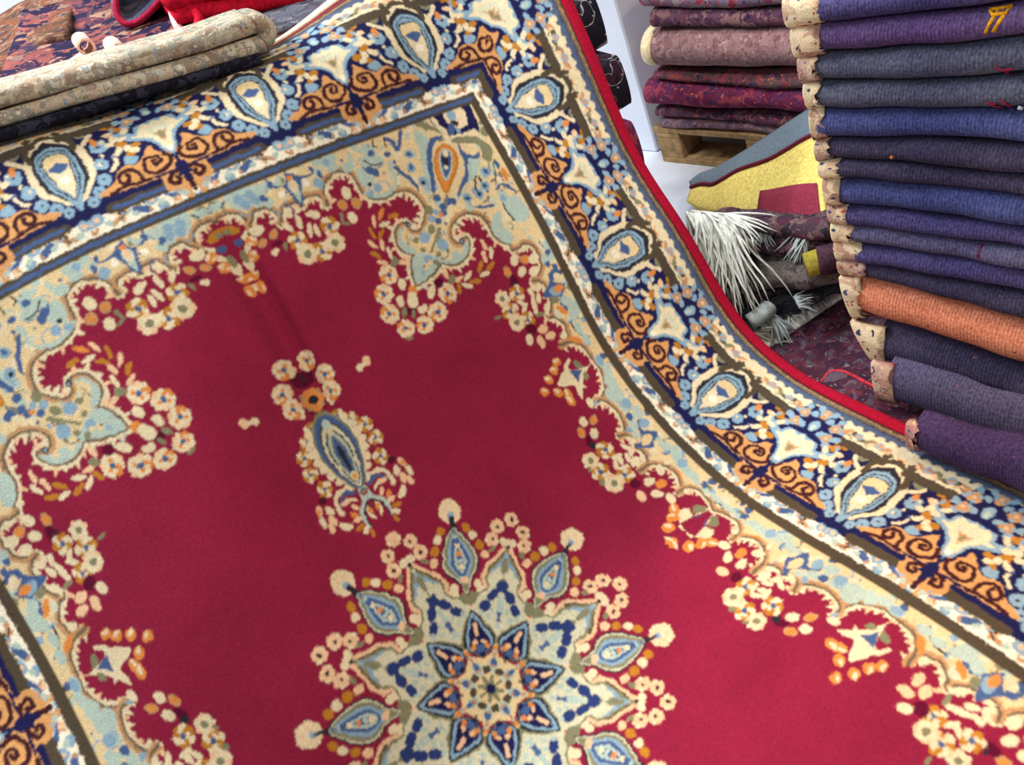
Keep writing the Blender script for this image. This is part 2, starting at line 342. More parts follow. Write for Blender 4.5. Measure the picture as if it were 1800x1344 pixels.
[0,4,5,1439,2577,31,31,0],
[0,4,6,1396,2505,36,18,-122],
[0,4,5,1431,2487,18,18,0],
[0,4,12,1436,2528,24,15,-40],
[0,4,2,1501,2527,31,15,-94],
[0,3,2,20,1317,2589,1331,2543,1357,2505,1347,2460,1393,2460,1458,2451,1528,2456],
[0,1,11,1190,2598,1245,2599,1293,2561,1319,2523,1324,2486,1261,2507,1249,2546],
[0,1,13,1258,2549,1287,2528,1325,2498,1281,2494,1252,2516],
[0,1,11,1359,2450,1442,2447,1510,2418,1555,2372,1570,2317,1512,2261,1490,2307,1511,2362,1455,2399,1396,2419],
[0,1,13,1404,2410,1463,2390,1498,2354,1484,2309,1452,2339,1412,2377],
[0,1,14,1182,2572,1226,2530,1232,2481,1176,2419,1148,2312,1110,2225,1109,2326,1159,2459,1158,2517],
[0,1,6,1241,2496,1272,2503,1324,2486,1267,2470,1216,2428,1173,2332,1141,2255,1105,2228,1137,2316,1165,2399,1210,2466],
[0,1,6,1387,2428,1398,2376,1428,2335,1485,2333,1454,2307,1399,2321,1374,2269,1338,2221,1281,2195,1235,2153,1238,2181,1319,2247,1367,2314,1377,2377],
[0,1,14,1396,2316,1451,2302,1459,2281,1392,2219,1335,2204,1262,2154,1249,2165,1335,2216],
[0,1,13,1324,2462,1370,2422,1374,2360,1349,2296,1302,2241,1245,2203,1166,2174,1146,2230,1170,2315,1204,2397,1255,2450],
[0,1,10,1315,2447,1349,2411,1351,2357,1315,2297,1260,2251,1189,2201,1168,2245,1181,2323,1210,2395,1264,2441],
[0,1,9,1298,2441,1335,2422,1340,2373,1307,2312,1246,2263,1187,2220,1180,2264,1198,2340,1227,2401],
[0,1,14,1301,2423,1326,2396,1310,2347,1273,2301,1219,2261,1211,2306,1226,2366,1258,2408],
[0,1,6,1297,2412,1317,2393,1302,2350,1267,2309,1225,2277,1223,2314,1238,2368,1266,2405],
[0,1,12,1269,2392,1297,2382,1282,2345,1254,2332,1246,2365],
[0,4,2,1292,2396,17,17,0],
[0,4,2,1250,2330,14,14,0],
[0,4,6,1118,2199,23,19,0],
[0,4,6,1190,2152,23,19,0],
[0,4,6,1124,2143,23,19,0],
[0,4,6,1109,2113,23,19,0],
[0,4,9,1092,2111,14,14,0],
[0,3,11,12,1178,2193,1143,2147],
[0,4,5,1081,2462,26,26,0],
[0,4,6,1081,2462,14,14,0],
[0,4,12,1081,2462,6,6,0],
[0,4,5,1063,2394,26,26,0],
[0,4,6,1063,2394,14,14,0],
[0,4,12,1063,2394,6,6,0],
[0,4,5,1091,2306,26,26,0],
[0,4,6,1091,2306,14,14,0],
[0,4,12,1091,2306,6,6,0],
[0,4,5,1460,2224,28,28,0],
[0,4,6,1460,2224,14,14,0],
[0,4,12,1460,2224,6,6,0],
[0,4,5,1416,2154,27,27,0],
[0,4,6,1416,2154,14,14,0],
[0,4,12,1416,2154,6,6,0],
[0,4,5,1284,2133,27,27,0],
[0,4,6,1284,2133,14,14,0],
[0,4,12,1284,2133,6,6,0],
[0,4,5,1357,2128,27,27,0],
[0,4,6,1357,2128,14,14,0],
[0,4,12,1357,2128,6,6,0],
[0,4,5,1516,1983,28,28,0],
[0,4,6,1516,1983,14,14,0],
[0,4,12,1516,1983,6,6,0],
[0,3,6,20,988,2403,1013,2366,1032,2319,1038,2288],
[0,3,6,18,1308,2071,1354,2055,1401,2040],
[0,3,12,10,1392,2219,1356,2172,1352,2130],
[0,3,12,10,1409,2212,1405,2183],
[0,3,6,16,1469,2115,1499,2128,1534,2115,1568,2064],
[0,3,12,10,1552,2266,1516,2222,1502,2177,1463,2161],
[0,4,9,1562,2168,43,16,-102],
[0,4,6,1550,2229,28,11,-99],
[0,1,14,1480,2086,1514,2060,1569,2032,1582,1970,1585,1918,1531,1890,1476,1919,1455,1990,1466,2041],
[0,3,12,10,1460,2031,1458,1982,1473,1926],
[0,4,14,1482,2066,30,30,0],
[0,4,5,1481,2054,18,18,0],
[0,1,14,760,2481,781,2481,819,2481,820,2443,840,2411,791,2376,738,2362,771,2328,842,2306,898,2313,942,2350,958,2391,942,2416,930,2354,876,2327,801,2340,763,2379,746,2416],
[0,4,6,829,2459,22,22,0],
[0,4,6,855,2438,22,22,0],
[0,4,6,819,2481,22,22,0],
[0,4,12,793,2394,13,13,0],
[0,4,5,828,2363,26,26,0],
[0,4,5,776,2349,19,19,0],
[0,3,6,22,977,2424,1003,2375,1029,2326,1038,2289],
[0,4,5,1062,2398,26,26,0],
[0,4,6,1062,2398,14,14,0],
[0,4,5,1086,2305,26,26,0],
[0,4,12,1086,2305,11,11,0],
[0,1,14,1364,1991,1418,1998,1395,1921,1414,1855,1388,1812,1346,1841,1321,1894,1326,1949],
[0,1,14,83,2589,152,2602,212,2598,283,2573,272,2524,234,2485,161,2505,123,2511,99,2543],
[0,4,5,147,2555,25,25,0],
[0,4,5,201,2559,25,25,0],
[0,4,5,214,2526,25,25,0],
[0,4,5,160,2522,25,25,0],
[0,4,6,254,2515,18,18,0],
[0,4,6,0,2558,22,19,0],
[0,4,14,53,2563,28,17,-174],
[0,4,14,24,2566,24,16,0],
[0,3,12,8,79,2569,54,2552],
[0,1,6,415,2597,435,2573,463,2552,519,2541,527,2576,549,2563,519,2531,467,2528,435,2481,427,2447,403,2418,381,2454,369,2523,308,2541,292,2570,324,2579,342,2544,381,2545],
[0,1,14,407,2551,441,2533,426,2485,408,2432,393,2476,385,2522],
[0,4,2,415,2516,35,17,-102],
[0,4,9,416,2558,13,13,0],
[0,4,4,415,2526,15,15,0],
[0,4,3,341,2501,22,15,0],
[0,4,3,476,2509,20,16,0],
[0,4,2,447,2584,30,12,-21],
[0,4,14,348,2563,25,15,0],
[0,4,6,565,2525,22,14,-90],
[0,4,14,642,2531,31,21,0],
[0,4,14,617,2568,33,26,0],
[0,4,14,651,2573,33,26,0],
[0,4,14,876,2530,35,28,0],
[0,4,14,834,2502,35,28,0],
[0,4,14,881,2488,35,28,0],
[0,4,14,725,2509,34,27,0],
[0,4,6,879,2534,21,15,0],
[0,4,6,827,2464,21,15,0],
[0,4,6,965,2502,21,15,0],
[0,3,6,20,987,2582,1027,2553,1029,2505,1066,2535,1093,2586],
[0,3,12,8,823,2506,855,2478,913,2472],
[0,3,12,8,923,2590,910,2565,928,2548],
[0,3,12,8,982,2572,978,2539],
[0,4,5,622,2566,20,20,0],
[0,1,6,1530,1581,1569,1589,1605,1548,1519,1536,1567,1499,1579,1485,1532,1440,1505,1394,1493,1407,1512,1440,1437,1465,1421,1489,1483,1527],
[0,1,2,1550,1572,1582,1542,1582,1508,1538,1536],
[0,1,5,1464,1495,1511,1507,1532,1456,1481,1454],
[0,4,9,1529,1486,34,19,-5],
[0,4,14,1533,1406,37,26,-89],
[0,4,14,1549,1382,37,26,-89],
[0,4,14,1576,1344,37,26,-90],
[0,4,14,1589,1721,37,26,-90],
[0,4,14,1577,1668,37,26,-90],
[0,4,14,1537,1652,37,26,-90],
[0,4,14,1541,1319,37,26,-90],
[0,4,6,1569,1688,19,19,0],
[0,4,6,1511,1370,19,19,0],
[0,4,6,1533,1629,19,19,0],
[0,4,6,1573,1595,19,19,0],
[0,4,6,1544,1022,19,19,0],
[0,4,9,1489,1368,41,18,-53],
[0,4,9,1487,1184,57,18,-41],
[0,3,12,10,1501,1287,1516,1213,1569,1170],
[0,4,14,1541,1158,39,24,-93],
[0,4,14,1542,1027,39,24,-97],
[0,4,14,1553,959,39,24,-99],
[0,4,14,1520,904,39,24,-100],
[0,4,14,1492,809,39,24,-103],
[0,4,14,1496,741,39,24,-104],
[0,4,14,1532,1239,39,24,-91],
[0,4,5,1546,1025,32,21,-97],
[0,4,5,1514,750,32,32,0],
[0,1,6,1507,632,1552,624,1500,578,1554,535,1549,508,1483,471,1511,403,1572,413,1535,397,1496,398,1478,455,1386,522,1453,539],
[0,1,13,1430,514,1483,549,1517,518,1469,490],
[0,4,2,1531,578,37,18,-56],
[0,4,2,1465,453,27,16,0],
[0,4,14,1540,434,40,24,-59],
[0,4,14,1538,896,42,26,-96],
[0,4,14,1524,830,42,26,-97],
[0,4,14,1474,831,42,26,-97],
[0,4,14,1518,749,42,26,-99],
[0,4,14,1546,675,42,26,-100],
[0,4,14,1475,631,42,26,-100],
[0,4,14,1566,375,41,25,-105],
[0,4,14,1524,312,41,25,-105],
[0,4,14,1524,251,40,25,-106],
[0,4,14,1529,205,40,25,-107],
[0,4,14,1536,345,41,25,-105],
[0,4,5,1525,745,29,29,0],
[0,4,5,1535,605,29,29,0],
[0,4,5,1536,304,28,28,0],
[0,4,6,1486,678,23,23,0],
[0,4,6,1537,135,21,21,0],
[0,3,9,14,1483,291,1472,249],
[0,4,6,1516,0,45,14,-85],
[0,4,14,1521,43,45,17,87],
[0,4,13,1462,396,63,20,-34],
[1,4,5,229,-268,31,23,0],
[1,4,4,229,-268,10,10,0],
[1,4,5,208,-285,33,24,0],
[1,4,4,208,-285,11,11,0],
[1,4,5,23,-360,35,25,0],
[1,4,4,23,-360,12,12,0],
[1,4,6,252,-315,36,19,33],
[1,4,11,246,-270,21,11,-95],
[1,4,6,270,-307,38,18,-152],
[1,4,11,269,-272,21,13,-82],
[1,3,16,24,291,-252,326,-273,355,-304,416,-322],
[1,3,12,10,330,-256,349,-295,379,-325],
[1,4,4,374,-281,26,13,33],
[1,4,5,500,-287,30,24,0],
[1,4,4,500,-287,13,13,0],
[1,4,5,468,-282,30,25,0],
[1,4,4,468,-282,13,13,0],
[1,3,6,22,148,-244,137,-282,84,-314],
[1,4,5,167,-332,26,19,0],
[1,4,4,93,-329,17,17,0],
[1,4,15,354,-280,27,12,146],
[1,3,15,52,85,-255,385,-255],
[1,3,6,20,95,-255,375,-255],
[1,1,7,500,-260,399,-230,375,-189,357,-148,356,-80,644,-80,643,-148,625,-189,601,-230,500,-260],
[1,1,2,500,247,597,190,629,140,647,104,651,37,654,-26,636,-68,598,-107,568,-134,551,-166,526,-169,500,-203,500,-203,474,-169,449,-166,432,-134,402,-107,364,-68,346,-26,349,37,353,104,371,140,403,190,500,247],
[1,1,12,500,216,578,167,604,109,614,51,614,-16,601,-67,566,-107,531,-152,500,-179,500,-179,469,-152,434,-107,399,-67,386,-16,386,51,396,109,422,167,500,216],
[1,1,5,500,175,566,145,590,86,593,28,587,-33,570,-82,540,-123,513,-196,500,-210,500,-210,487,-196,460,-123,430,-82,413,-33,407,28,410,86,434,145,500,175],
[1,1,12,500,155,558,132,577,82,579,31,572,-26,556,-76,527,-118,500,-163,500,-163,473,-118,444,-76,428,-26,421,31,423,82,442,132,500,155],
[1,1,5,500,147,554,126,573,80,572,31,565,-27,550,-73,521,-115,500,-156,500,-156,479,-115,450,-73,435,-27,428,31,427,80,446,126,500,147],
[1,1,12,500,126,549,117,568,77,564,35,554,-18,543,-70,515,-113,500,-149,500,-149,485,-113,457,-70,446,-18,436,35,432,77,451,117,500,126],
[1,1,2,500,118,545,110,562,73,555,35,547,-15,538,-68,512,-112,500,-145,500,-145,488,-112,462,-68,453,-15,445,35,438,73,455,110,500,118],
[1,1,6,500,63,543,53,550,38,525,19,500,2,500,2,475,19,450,38,457,53,500,63],
[1,1,13,500,119,552,101,560,65,553,48,500,66,500,66,447,48,440,65,448,101,500,119],
[1,4,3,500,-33,26,21,0],
[1,3,2,24,356,120,333,137,299,172],
[1,3,11,20,363,201,350,177,323,177],
[1,5,6,291,80,42],
[1,5,6,321,-22,35],
[1,5,6,345,-106,34],
[1,5,6,394,-156,34],
[1,5,6,440,-192,27],
[1,3,2,18,247,-2,255,-43,290,-77],
[1,3,6,14,257,-5,244,-11],
[1,4,2,167,209,33,23,-159],
[1,4,9,137,160,30,21,-71],
[1,4,10,184,158,30,21,-128],
[1,4,2,212,98,27,20,-69],
[1,4,2,160,79,27,19,-137],
[1,4,10,201,48,26,19,-69],
[1,4,2,175,11,25,18,-79],
[1,4,10,133,13,25,18,-170],
[1,4,10,223,207,33,24,-101],
[1,1,5,208,-33,172,-40,152,-61,181,-84,228,-74],
[1,1,21,631,-193,694,-131,727,-91,768,-79,815,-90,854,-77,885,-41,919,-17,927,-46,940,-67,969,-87,986,-114,980,-355,947,-334,923,-302,885,-271,879,-240,886,-212,851,-191,799,-187,699,-186,1301,-186,1201,-187,1149,-191,1114,-212,1121,-240,1115,-271,1077,-302,1053,-334,1020,-355,1014,-114,1031,-87,1060,-67,1073,-46,1081,-17,1115,-41,1146,-77,1185,-90,1232,-79,1273,-91,1306,-131,1369,-193],
[1,3,8,21,150,-109,156,-138,130,-167,86,-170,41,-149,24,-118,39,-88],
[1,3,8,18,146,-103,134,-85,103,-80,74,-88,68,-110,89,-126,110,-122,106,-104,91,-103],
[1,3,8,21,194,-182,192,-158,200,-123,228,-104,262,-105,287,-128,283,-158,255,-161,237,-143,245,-124],
[1,3,8,18,350,-190,298,-181,239,-182,161,-189],
[1,3,8,21,0,-203,51,-204,82,-228,75,-253,48,-255,35,-241,50,-231],
[1,1,7,0,-150,30,-170,22,-200,40,-225,0,-235,-40,-225,-22,-200,-30,-170],
[1,3,8,22,0,-270,4,-290,0,-320],
[1,1,5,0,-115,32,-75,48,-20,90,20,150,45,190,85,180,125,145,100,110,85,100,120,75,155,30,135,0,165,0,165,-30,135,-75,155,-100,120,-110,85,-145,100,-180,125,-190,85,-150,45,-90,20,-48,-20,-32,-75,0,-115],
[1,1,2,0,-98,22,-65,36,-10,78,35,130,62,95,72,82,105,60,128,26,112,0,135,0,135,-26,112,-60,128,-82,105,-95,72,-130,62,-78,35,-36,-10,-22,-65,0,-98],
[1,1,19,0,-30,30,20,60,60,45,90,0,90,0,90,-45,90,-60,60,-30,20,0,-30],
[1,1,16,0,-20,22,25,40,60,18,45,0,52,0,52,-18,45,-40,60,-22,25,0,-20],
[1,1,11,0,0,14,30,0,45,0,45,-14,30,0,0],
[1,4,3,0,-72,16,20,0],
[1,3,5,16,180,100,205,130,190,165],
[1,3,15,50,130,215,430,215],
[1,3,15,34,395,122,391,166,412,207,452,237,503,252],
[1,4,2,432,273,38,30,0],
[1,4,2,395,295,39,30,0],
[1,4,15,433,274,23,23,0],
[1,4,2,428,277,40,40,0],
[1,4,15,428,259,23,23,0],
[1,4,9,500,289,30,23,0],
[1,4,2,500,306,32,32,0],
[1,4,9,320,292,27,15,168],
[1,4,15,253,275,27,15,170],
[1,4,15,207,289,27,15,172],
[1,4,11,233,285,32,13,171],
[1,1,7,0,140,120,130,160,190,140,280,80,335,0,345,0,345,-80,335,-140,280,-160,190,-120,130,0,140],
[1,4,5,130,150,24,17,45],
[1,4,5,155,205,24,17,45],
[1,4,5,145,260,24,17,45],
[1,4,5,105,315,24,17,45],
[1,4,5,45,335,24,17,45],
[1,4,5,60,190,24,17,45],
[1,4,5,50,285,24,17,45],
[1,5,7,105,185,36],
[1,5,7,100,262,36],
[1,5,7,0,312,36],
[1,4,5,0,215,26,38,0],
[1,4,14,0,205,14,22,0],
[1,4,2,242,67,26,16,-167],
[1,4,2,217,13,26,16,133],
[1,4,10,189,44,26,16,-177],
[1,4,2,177,79,26,16,178],
[1,4,2,148,124,26,16,138],
[1,4,10,174,-21,26,16,147],
[1,4,2,152,-14,26,16,-172],
[1,4,9,301,114,26,16,82],
[1,4,4,228,136,26,16,-167],
[1,3,2,18,86,77,75,98,57,108],
[1,4,16,160,285,34,14,30],
[1,4,4,175,275,20,9,60],
[1,4,11,300,285,34,14,30],
[1,4,4,315,275,20,9,60],
[1,4,16,400,285,34,14,30],
[1,4,4,415,275,20,9,60],
[1,4,5,235,290,24,22,0],
[1,4,9,235,290,11,10,0],
[1,4,5,360,290,24,22,0],
[1,4,9,360,290,11,10,0],
[1,3,18,6,150,262,180,270,210,258],
[1,3,18,6,240,262,270,270,300,258],
[1,3,18,6,410,262,440,270,470,258],
[1,3,5,8,60,-285,80,-300,105,-290],
[1,4,14,50,-315,20,14,30],
[1,4,16,110,-325,16,8,120],
[1,3,5,8,180,-285,200,-300,225,-290],
[1,4,14,170,-315,20,14,30],
[1,4,16,230,-325,16,8,120],
[1,3,5,8,310,-285,330,-300,355,-290],
[1,4,14,300,-315,20,14,30],
[1,4,16,360,-325,16,8,120],
[1,3,5,8,440,-285,460,-300,485,-290],
[1,4,14,430,-315,20,14,30],
[1,4,16,490,-325,16,8,120],
[1,4,2,300,20,12,8,50],
[1,4,2,270,100,12,8,50],
[1,4,2,330,-20,12,8,50],
[1,4,2,220,140,12,8,50],
[1,4,2,240,0,12,8,50]]
import numpy as np
SS=400
PAL={'R':(141,31,60),'D':(92,14,44),'C':(230,212,172),'W':(246,236,210),'P':(236,192,150),'B':(138,168,186),'b':(72,96,140),
'n':(29,30,74),'N':(64,28,34),'O':(222,138,66),'G':(186,124,42),'g':(132,130,98),'k':(44,42,50),'T':(226,200,150),'L':(178,196,182),
'w':(80,69,54),'u':(192,146,102),'m':(80,94,120),'s':(112,98,78),'l':(210,206,174),'q':(44,60,112),'o':(216,156,96)}
def lin(c):
    c=np.array(c,float)/255; return np.where(c<=.04045,c/12.92,((c+.055)/1.055)**2.4)
FLOWERS='cdghotbe'
KEYS=list(PAL); IDX={k:i for i,k in enumerate(KEYS)}
class Canvas:
    def __init__(s,x0,y0,x1,y1,base):
        s.x0,s.y0=x0,y0; s.w=int(round((x1-x0)*SS)); s.h=int(round((y1-y0)*SS))
        s.a=np.full((s.h,s.w),IDX[base],np.uint8)
    def box(s,x0,y0,x1,y1):
        i0=max(0,int((x0-s.x0)*SS));i1=min(s.w,int((x1-s.x0)*SS)+2)
        j0=max(0,int((y0-s.y0)*SS));j1=min(s.h,int((y1-s.y0)*SS)+2)
        if i0>=i1 or j0>=j1: return None
        X=(np.arange(i0,i1)+.5)/SS+s.x0;Y=(np.arange(j0,j1)+.5)/SS+s.y0
        return slice(j0,j1),slice(i0,i1),X[None,:],Y[:,None]
    def poly(s,P,col):
        P=np.asarray(P);b=s.box(P[:,0].min(),P[:,1].min(),P[:,0].max(),P[:,1].max())
        if b is None: return
        js,is_,X,Y=b
        ins=np.zeros((Y.shape[0],X.shape[1]),bool)
        Q=np.roll(P,-1,0)
        for (ax,ay),(bx,by) in zip(P,Q):
            if ay==by: continue
            r=((ay>Y)!=(by>Y))[:,0]
            if r.any():
                xc=(bx-ax)*(Y[r]-ay)/(by-ay)+ax
                ins[r]^=X<xc
        s.a[js,is_][ins]=IDX[col]
    def ell(s,x,y,r,r2,ang,col):
        m=max(r,r2);b=s.box(x-m,y-m,x+m,y+m)
        if b is None: return
        js,is_,X,Y=b;c,q=np.cos(ang),np.sin(ang)
        u=(X-x)*c+(Y-y)*q;v=-(X-x)*q+(Y-y)*c
        s.a[js,is_][(u/r)**2+(v/r2)**2<1]=IDX[col]
    def line(s,P,w,col):
        h=w/2
        for (ax,ay),(bx,by) in zip(P[:-1],P[1:]):
            b=s.box(min(ax,bx)-h,min(ay,by)-h,max(ax,bx)+h,max(ay,by)+h)
            if b is None: continue
            js,is_,X,Y=b;dx,dy=bx-ax,by-ay;L=dx*dx+dy*dy+1e-12
            t=np.clip(((X-ax)*dx+(Y-ay)*dy)/L,0,1)
            s.a[js,is_][(X-ax-t*dx)**2+(Y-ay-t*dy)**2<h*h]=IDX[col]
def spline(P,closed,n=6):
    P=np.asarray(P,float)
    if len(P)<3: return P
    Q=np.vstack([P[-1],P,P[0],P[1]]) if closed else np.vstack([2*P[0]-P[1],P,2*P[-1]-P[-2]])
    out=[]
    for k in range(1,len(Q)-2):
        p0,p1,p2,p3=Q[k-1:k+3]
        for t in np.arange(n)/n:
            out.append(.5*(2*p1+(p2-p0)*t+(2*p0-5*p1+4*p2-p3)*t*t+(3*p1-p0-3*p2+p3)*t**3))
    if not closed: out.append(P[-1])
    return np.array(out)
FLW={ # petals, ring colour(s), outer r, petal r, heart, heart r, shade under
 'c':(8,'CCPCCPCO',.64,.38,'b',.25),'d':(7,'PPCPPCP',.62,.38,'k',.26),'g':(6,'CGCGCG',.58,.44,'b',.26),'h':(7,'CPCPCPC',.62,.40,'g',.36),
 'o':(9,'OuOuOuOuO',.62,.34,'k',.36),'t':(13,'CCCCCCCCCCCCC',.70,.24,'C',.5),'b':(7,'BBBBBBB',.60,.42,'k',.2),'e':(6,'uBuBuB',.56,.44,'P',.26)}
def flower(cv,t,x,y,r,ph):
    n,cols,ro,rp,hc,hr=FLW[t]
    for i in range(n):
        a=ph+2*np.pi*i/n
        cv.ell(x+r*ro*np.cos(a),y+r*ro*np.sin(a),r*rp,r*rp,0,cols[i%len(cols)])
    cv.ell(x,y,r*ro,r*ro,0,cols[0] if t!='g' else 'C')
    if t in 'cg':
        for i in range(0,n,2 if t=='g' else 3):
            a=ph+2*np.pi*(i+.5)/n; cv.ell(x+r*.45*np.cos(a),y+r*.45*np.sin(a),r*.2,r*.2,0,'G' if t=='g' else 'O')
    if t=='t':
        for i in range(n):
            a=ph+2*np.pi*(i+.5)/n; cv.line(np.array([(x+r*.35*np.cos(a),y+r*.35*np.sin(a)),(x+r*.9*np.cos(a),y+r*.9*np.sin(a))]),.006,'P')
        return
    cv.ell(x,y,r*hr,r*hr,0,hc)
def scallop(cv,P,col):
    """spandrel region outside the scalloped line, with fringe and outline"""
    d=np.r_[0,np.cumsum(np.hypot(*np.diff(P,axis=0).T))]
    reg=np.vstack([P,[P[-1][0],-.01],[1.70,-.01],[1.70,2.70],[0,2.70]])
    s=np.arange(0,d[-1],.006);px=np.interp(s,d,P[:,0]);py=np.interp(s,d,P[:,1])
    tx=np.gradient(px);ty=np.gradient(py);l=np.hypot(tx,ty)+1e-9;nx,ny=ty/l,-tx/l   # normal towards the red
    sg=1 if (nx*(0-px)+ny*(1.0-py)).mean()>0 else -1
    nx*=sg;ny*=sg
    for i in range(len(s)):
        cv.ell(px[i]+nx[i]*.010,py[i]+ny[i]*.010,.011,.011,0,'C')
    for k,q in enumerate(np.arange(0,d[-1],.043)):
        i=min(int(q/.006),len(s)-1);L=.030+.022*((k*7)%5)/4;w=.011
        a=np.array([px[i],py[i]]);t=np.array([tx[i],ty[i]])/l[i];n=np.array([nx[i],ny[i]])
        cv.poly(spline(np.array([a-t*w,a-t*w*.9+n*L*.6,a+n*L+t*.006,a+t*w*.9+n*L*.6,a+t*w]),True,4),'CPC'[k%3])
    cv.poly(reg,col)
    for i in range(len(s)):
        cv.ell(px[i]-nx[i]*.015,py[i]-ny[i]*.015,.009,.009,0,'u')
        cv.ell(px[i]-nx[i]*.002,py[i]-ny[i]*.002,.007,.007,0,'s')
def speckle(cv,x0,y0,x1,y1,n,cols,rng,only):
    for _ in range(n):
        x=rng.uniform(x0,x1);y=rng.uniform(y0,y1)
        i=int((x-cv.x0)*SS);j=int((y-cv.y0)*SS)
        if 0<=i<cv.w and 0<=j<cv.h and cv.a[j,i] in only:
            r=rng.uniform(.007,.030);cv.ell(x,y,r,r*rng.uniform(.5,.9),rng.uniform(0,3),rng.choice(cols))
def draw_pattern(pat):
    rng=np.random.RandomState(4)
    Q=Canvas(0,0,1.66,2.66,'R'); B=Canvas(0,-.40,.5,.48,'n')
    # border ground
    def band(t0,t1,c): B.poly(np.array([(-.1,t0),(.6,t0),(.6,t1),(-.1,t1)]),c)
    def line(t,w,c): band(t-w/2,t+w/2,c)
    band(-.40,-.375,'T'); band(-.36,-.27,'W'); band(.245,.33,'C')
    for k in range(9): B.ell(k*.0667,.333,.020,.010,0,'C')
    B.a[0:0]=0
    line(.352,.034,'m');line(.384,.016,'s');line(.396,.008,'u');line(.408,.02,'w')
    for k in range(9): B.ell(k*.0667,.333,.022,.011,0,'C')
    first=True;post=[]
    for row in pat:
        sp,kind='QBM'[row[0]],'OPpSEF'[row[1]];col=FLOWERS[row[2]] if kind=='F' else KEYS[row[2]];v=np.array(row[3:],float)/1000
        jobs=[]
        if sp=='Q': jobs=[(Q,lambda p:p,False)]
        elif sp=='B': jobs=[(B,lambda p:p,False),(B,lambda p:p*[-1,1],True),(B,lambda p:p*[-1,1]+[1,0],True)]
        else:
            for k in range(8):
                c,s=np.cos(k*np.pi/4),np.sin(k*np.pi/4)
                for m in (1,-1):
                    jobs.append((Q,lambda p,c=c,s=s,m=m:np.stack([p[...,0]*m*c+p[...,1]*s,-p[...,0]*m*s+p[...,1]*c],-1),m))
        for cv,tf,fl in jobs:
            if kind=='O':
                P=v.reshape(-1,2);scallop(cv,spline(P,False,5),'T')
                cols=['L','L','B','C','L','l','b','g','L','C'];speckle(cv,0,0,1.66,2.66,1500,cols,rng,(IDX['T'],IDX['L']))
                for _ in range(420):
                    x=rng.uniform(0,1.62);y=rng.uniform(0,2.62);i=int(x*SS);j=int(y*SS);a0=rng.uniform(0,6.3);rr=rng.uniform(.018,.05);q=np.linspace(0,rng.uniform(1.2,3.2),8)
                    if cv.a[j,i] in (IDX['T'],IDX['L'],IDX['C'],IDX['l']): cv.line(np.stack([x+rr*np.cos(a0+q)*(1-q*.12),y+rr*np.sin(a0+q)*(1-q*.12)],1),.007,'gsbgB'[rng.randint(5)])
            elif kind in 'Pp':
                P=v.reshape(-1,2); P=spline(P,True,5) if kind=='P' else P
                cv.poly(tf(P),col)
            elif kind=='S':
                cv.line(tf(spline(v[1:].reshape(-1,2),False,4)),v[0],col)
            elif kind=='E':
                p=tf(v[:2]);a=v[4]*1000*np.pi/180
                dd=tf(v[:2]+np.array([np.cos(a),np.sin(a)]))-p
                cv.ell(p[0],p[1],v[2],v[3],np.arctan2(dd[1],dd[0]),col)
            elif kind=='F':
                p=tf(v[:2]); flower(cv,col,p[0],p[1],v[2],np.arctan2(p[1],p[0]) if sp=='M' else (p[0]*7+p[1]*3))
    # stripe between field and border
    def qb(x0,y0,x1,y1,c): Q.poly(np.array([(x0,y0),(x1,y0),(x1,y1),(x0,y1)]),c)
    B.line([(-.1,-.375),(.6,-.375)],.056,'w');B.line([(-.1,-.375),(.6,-.375)],.022,'b')
    return Q,B
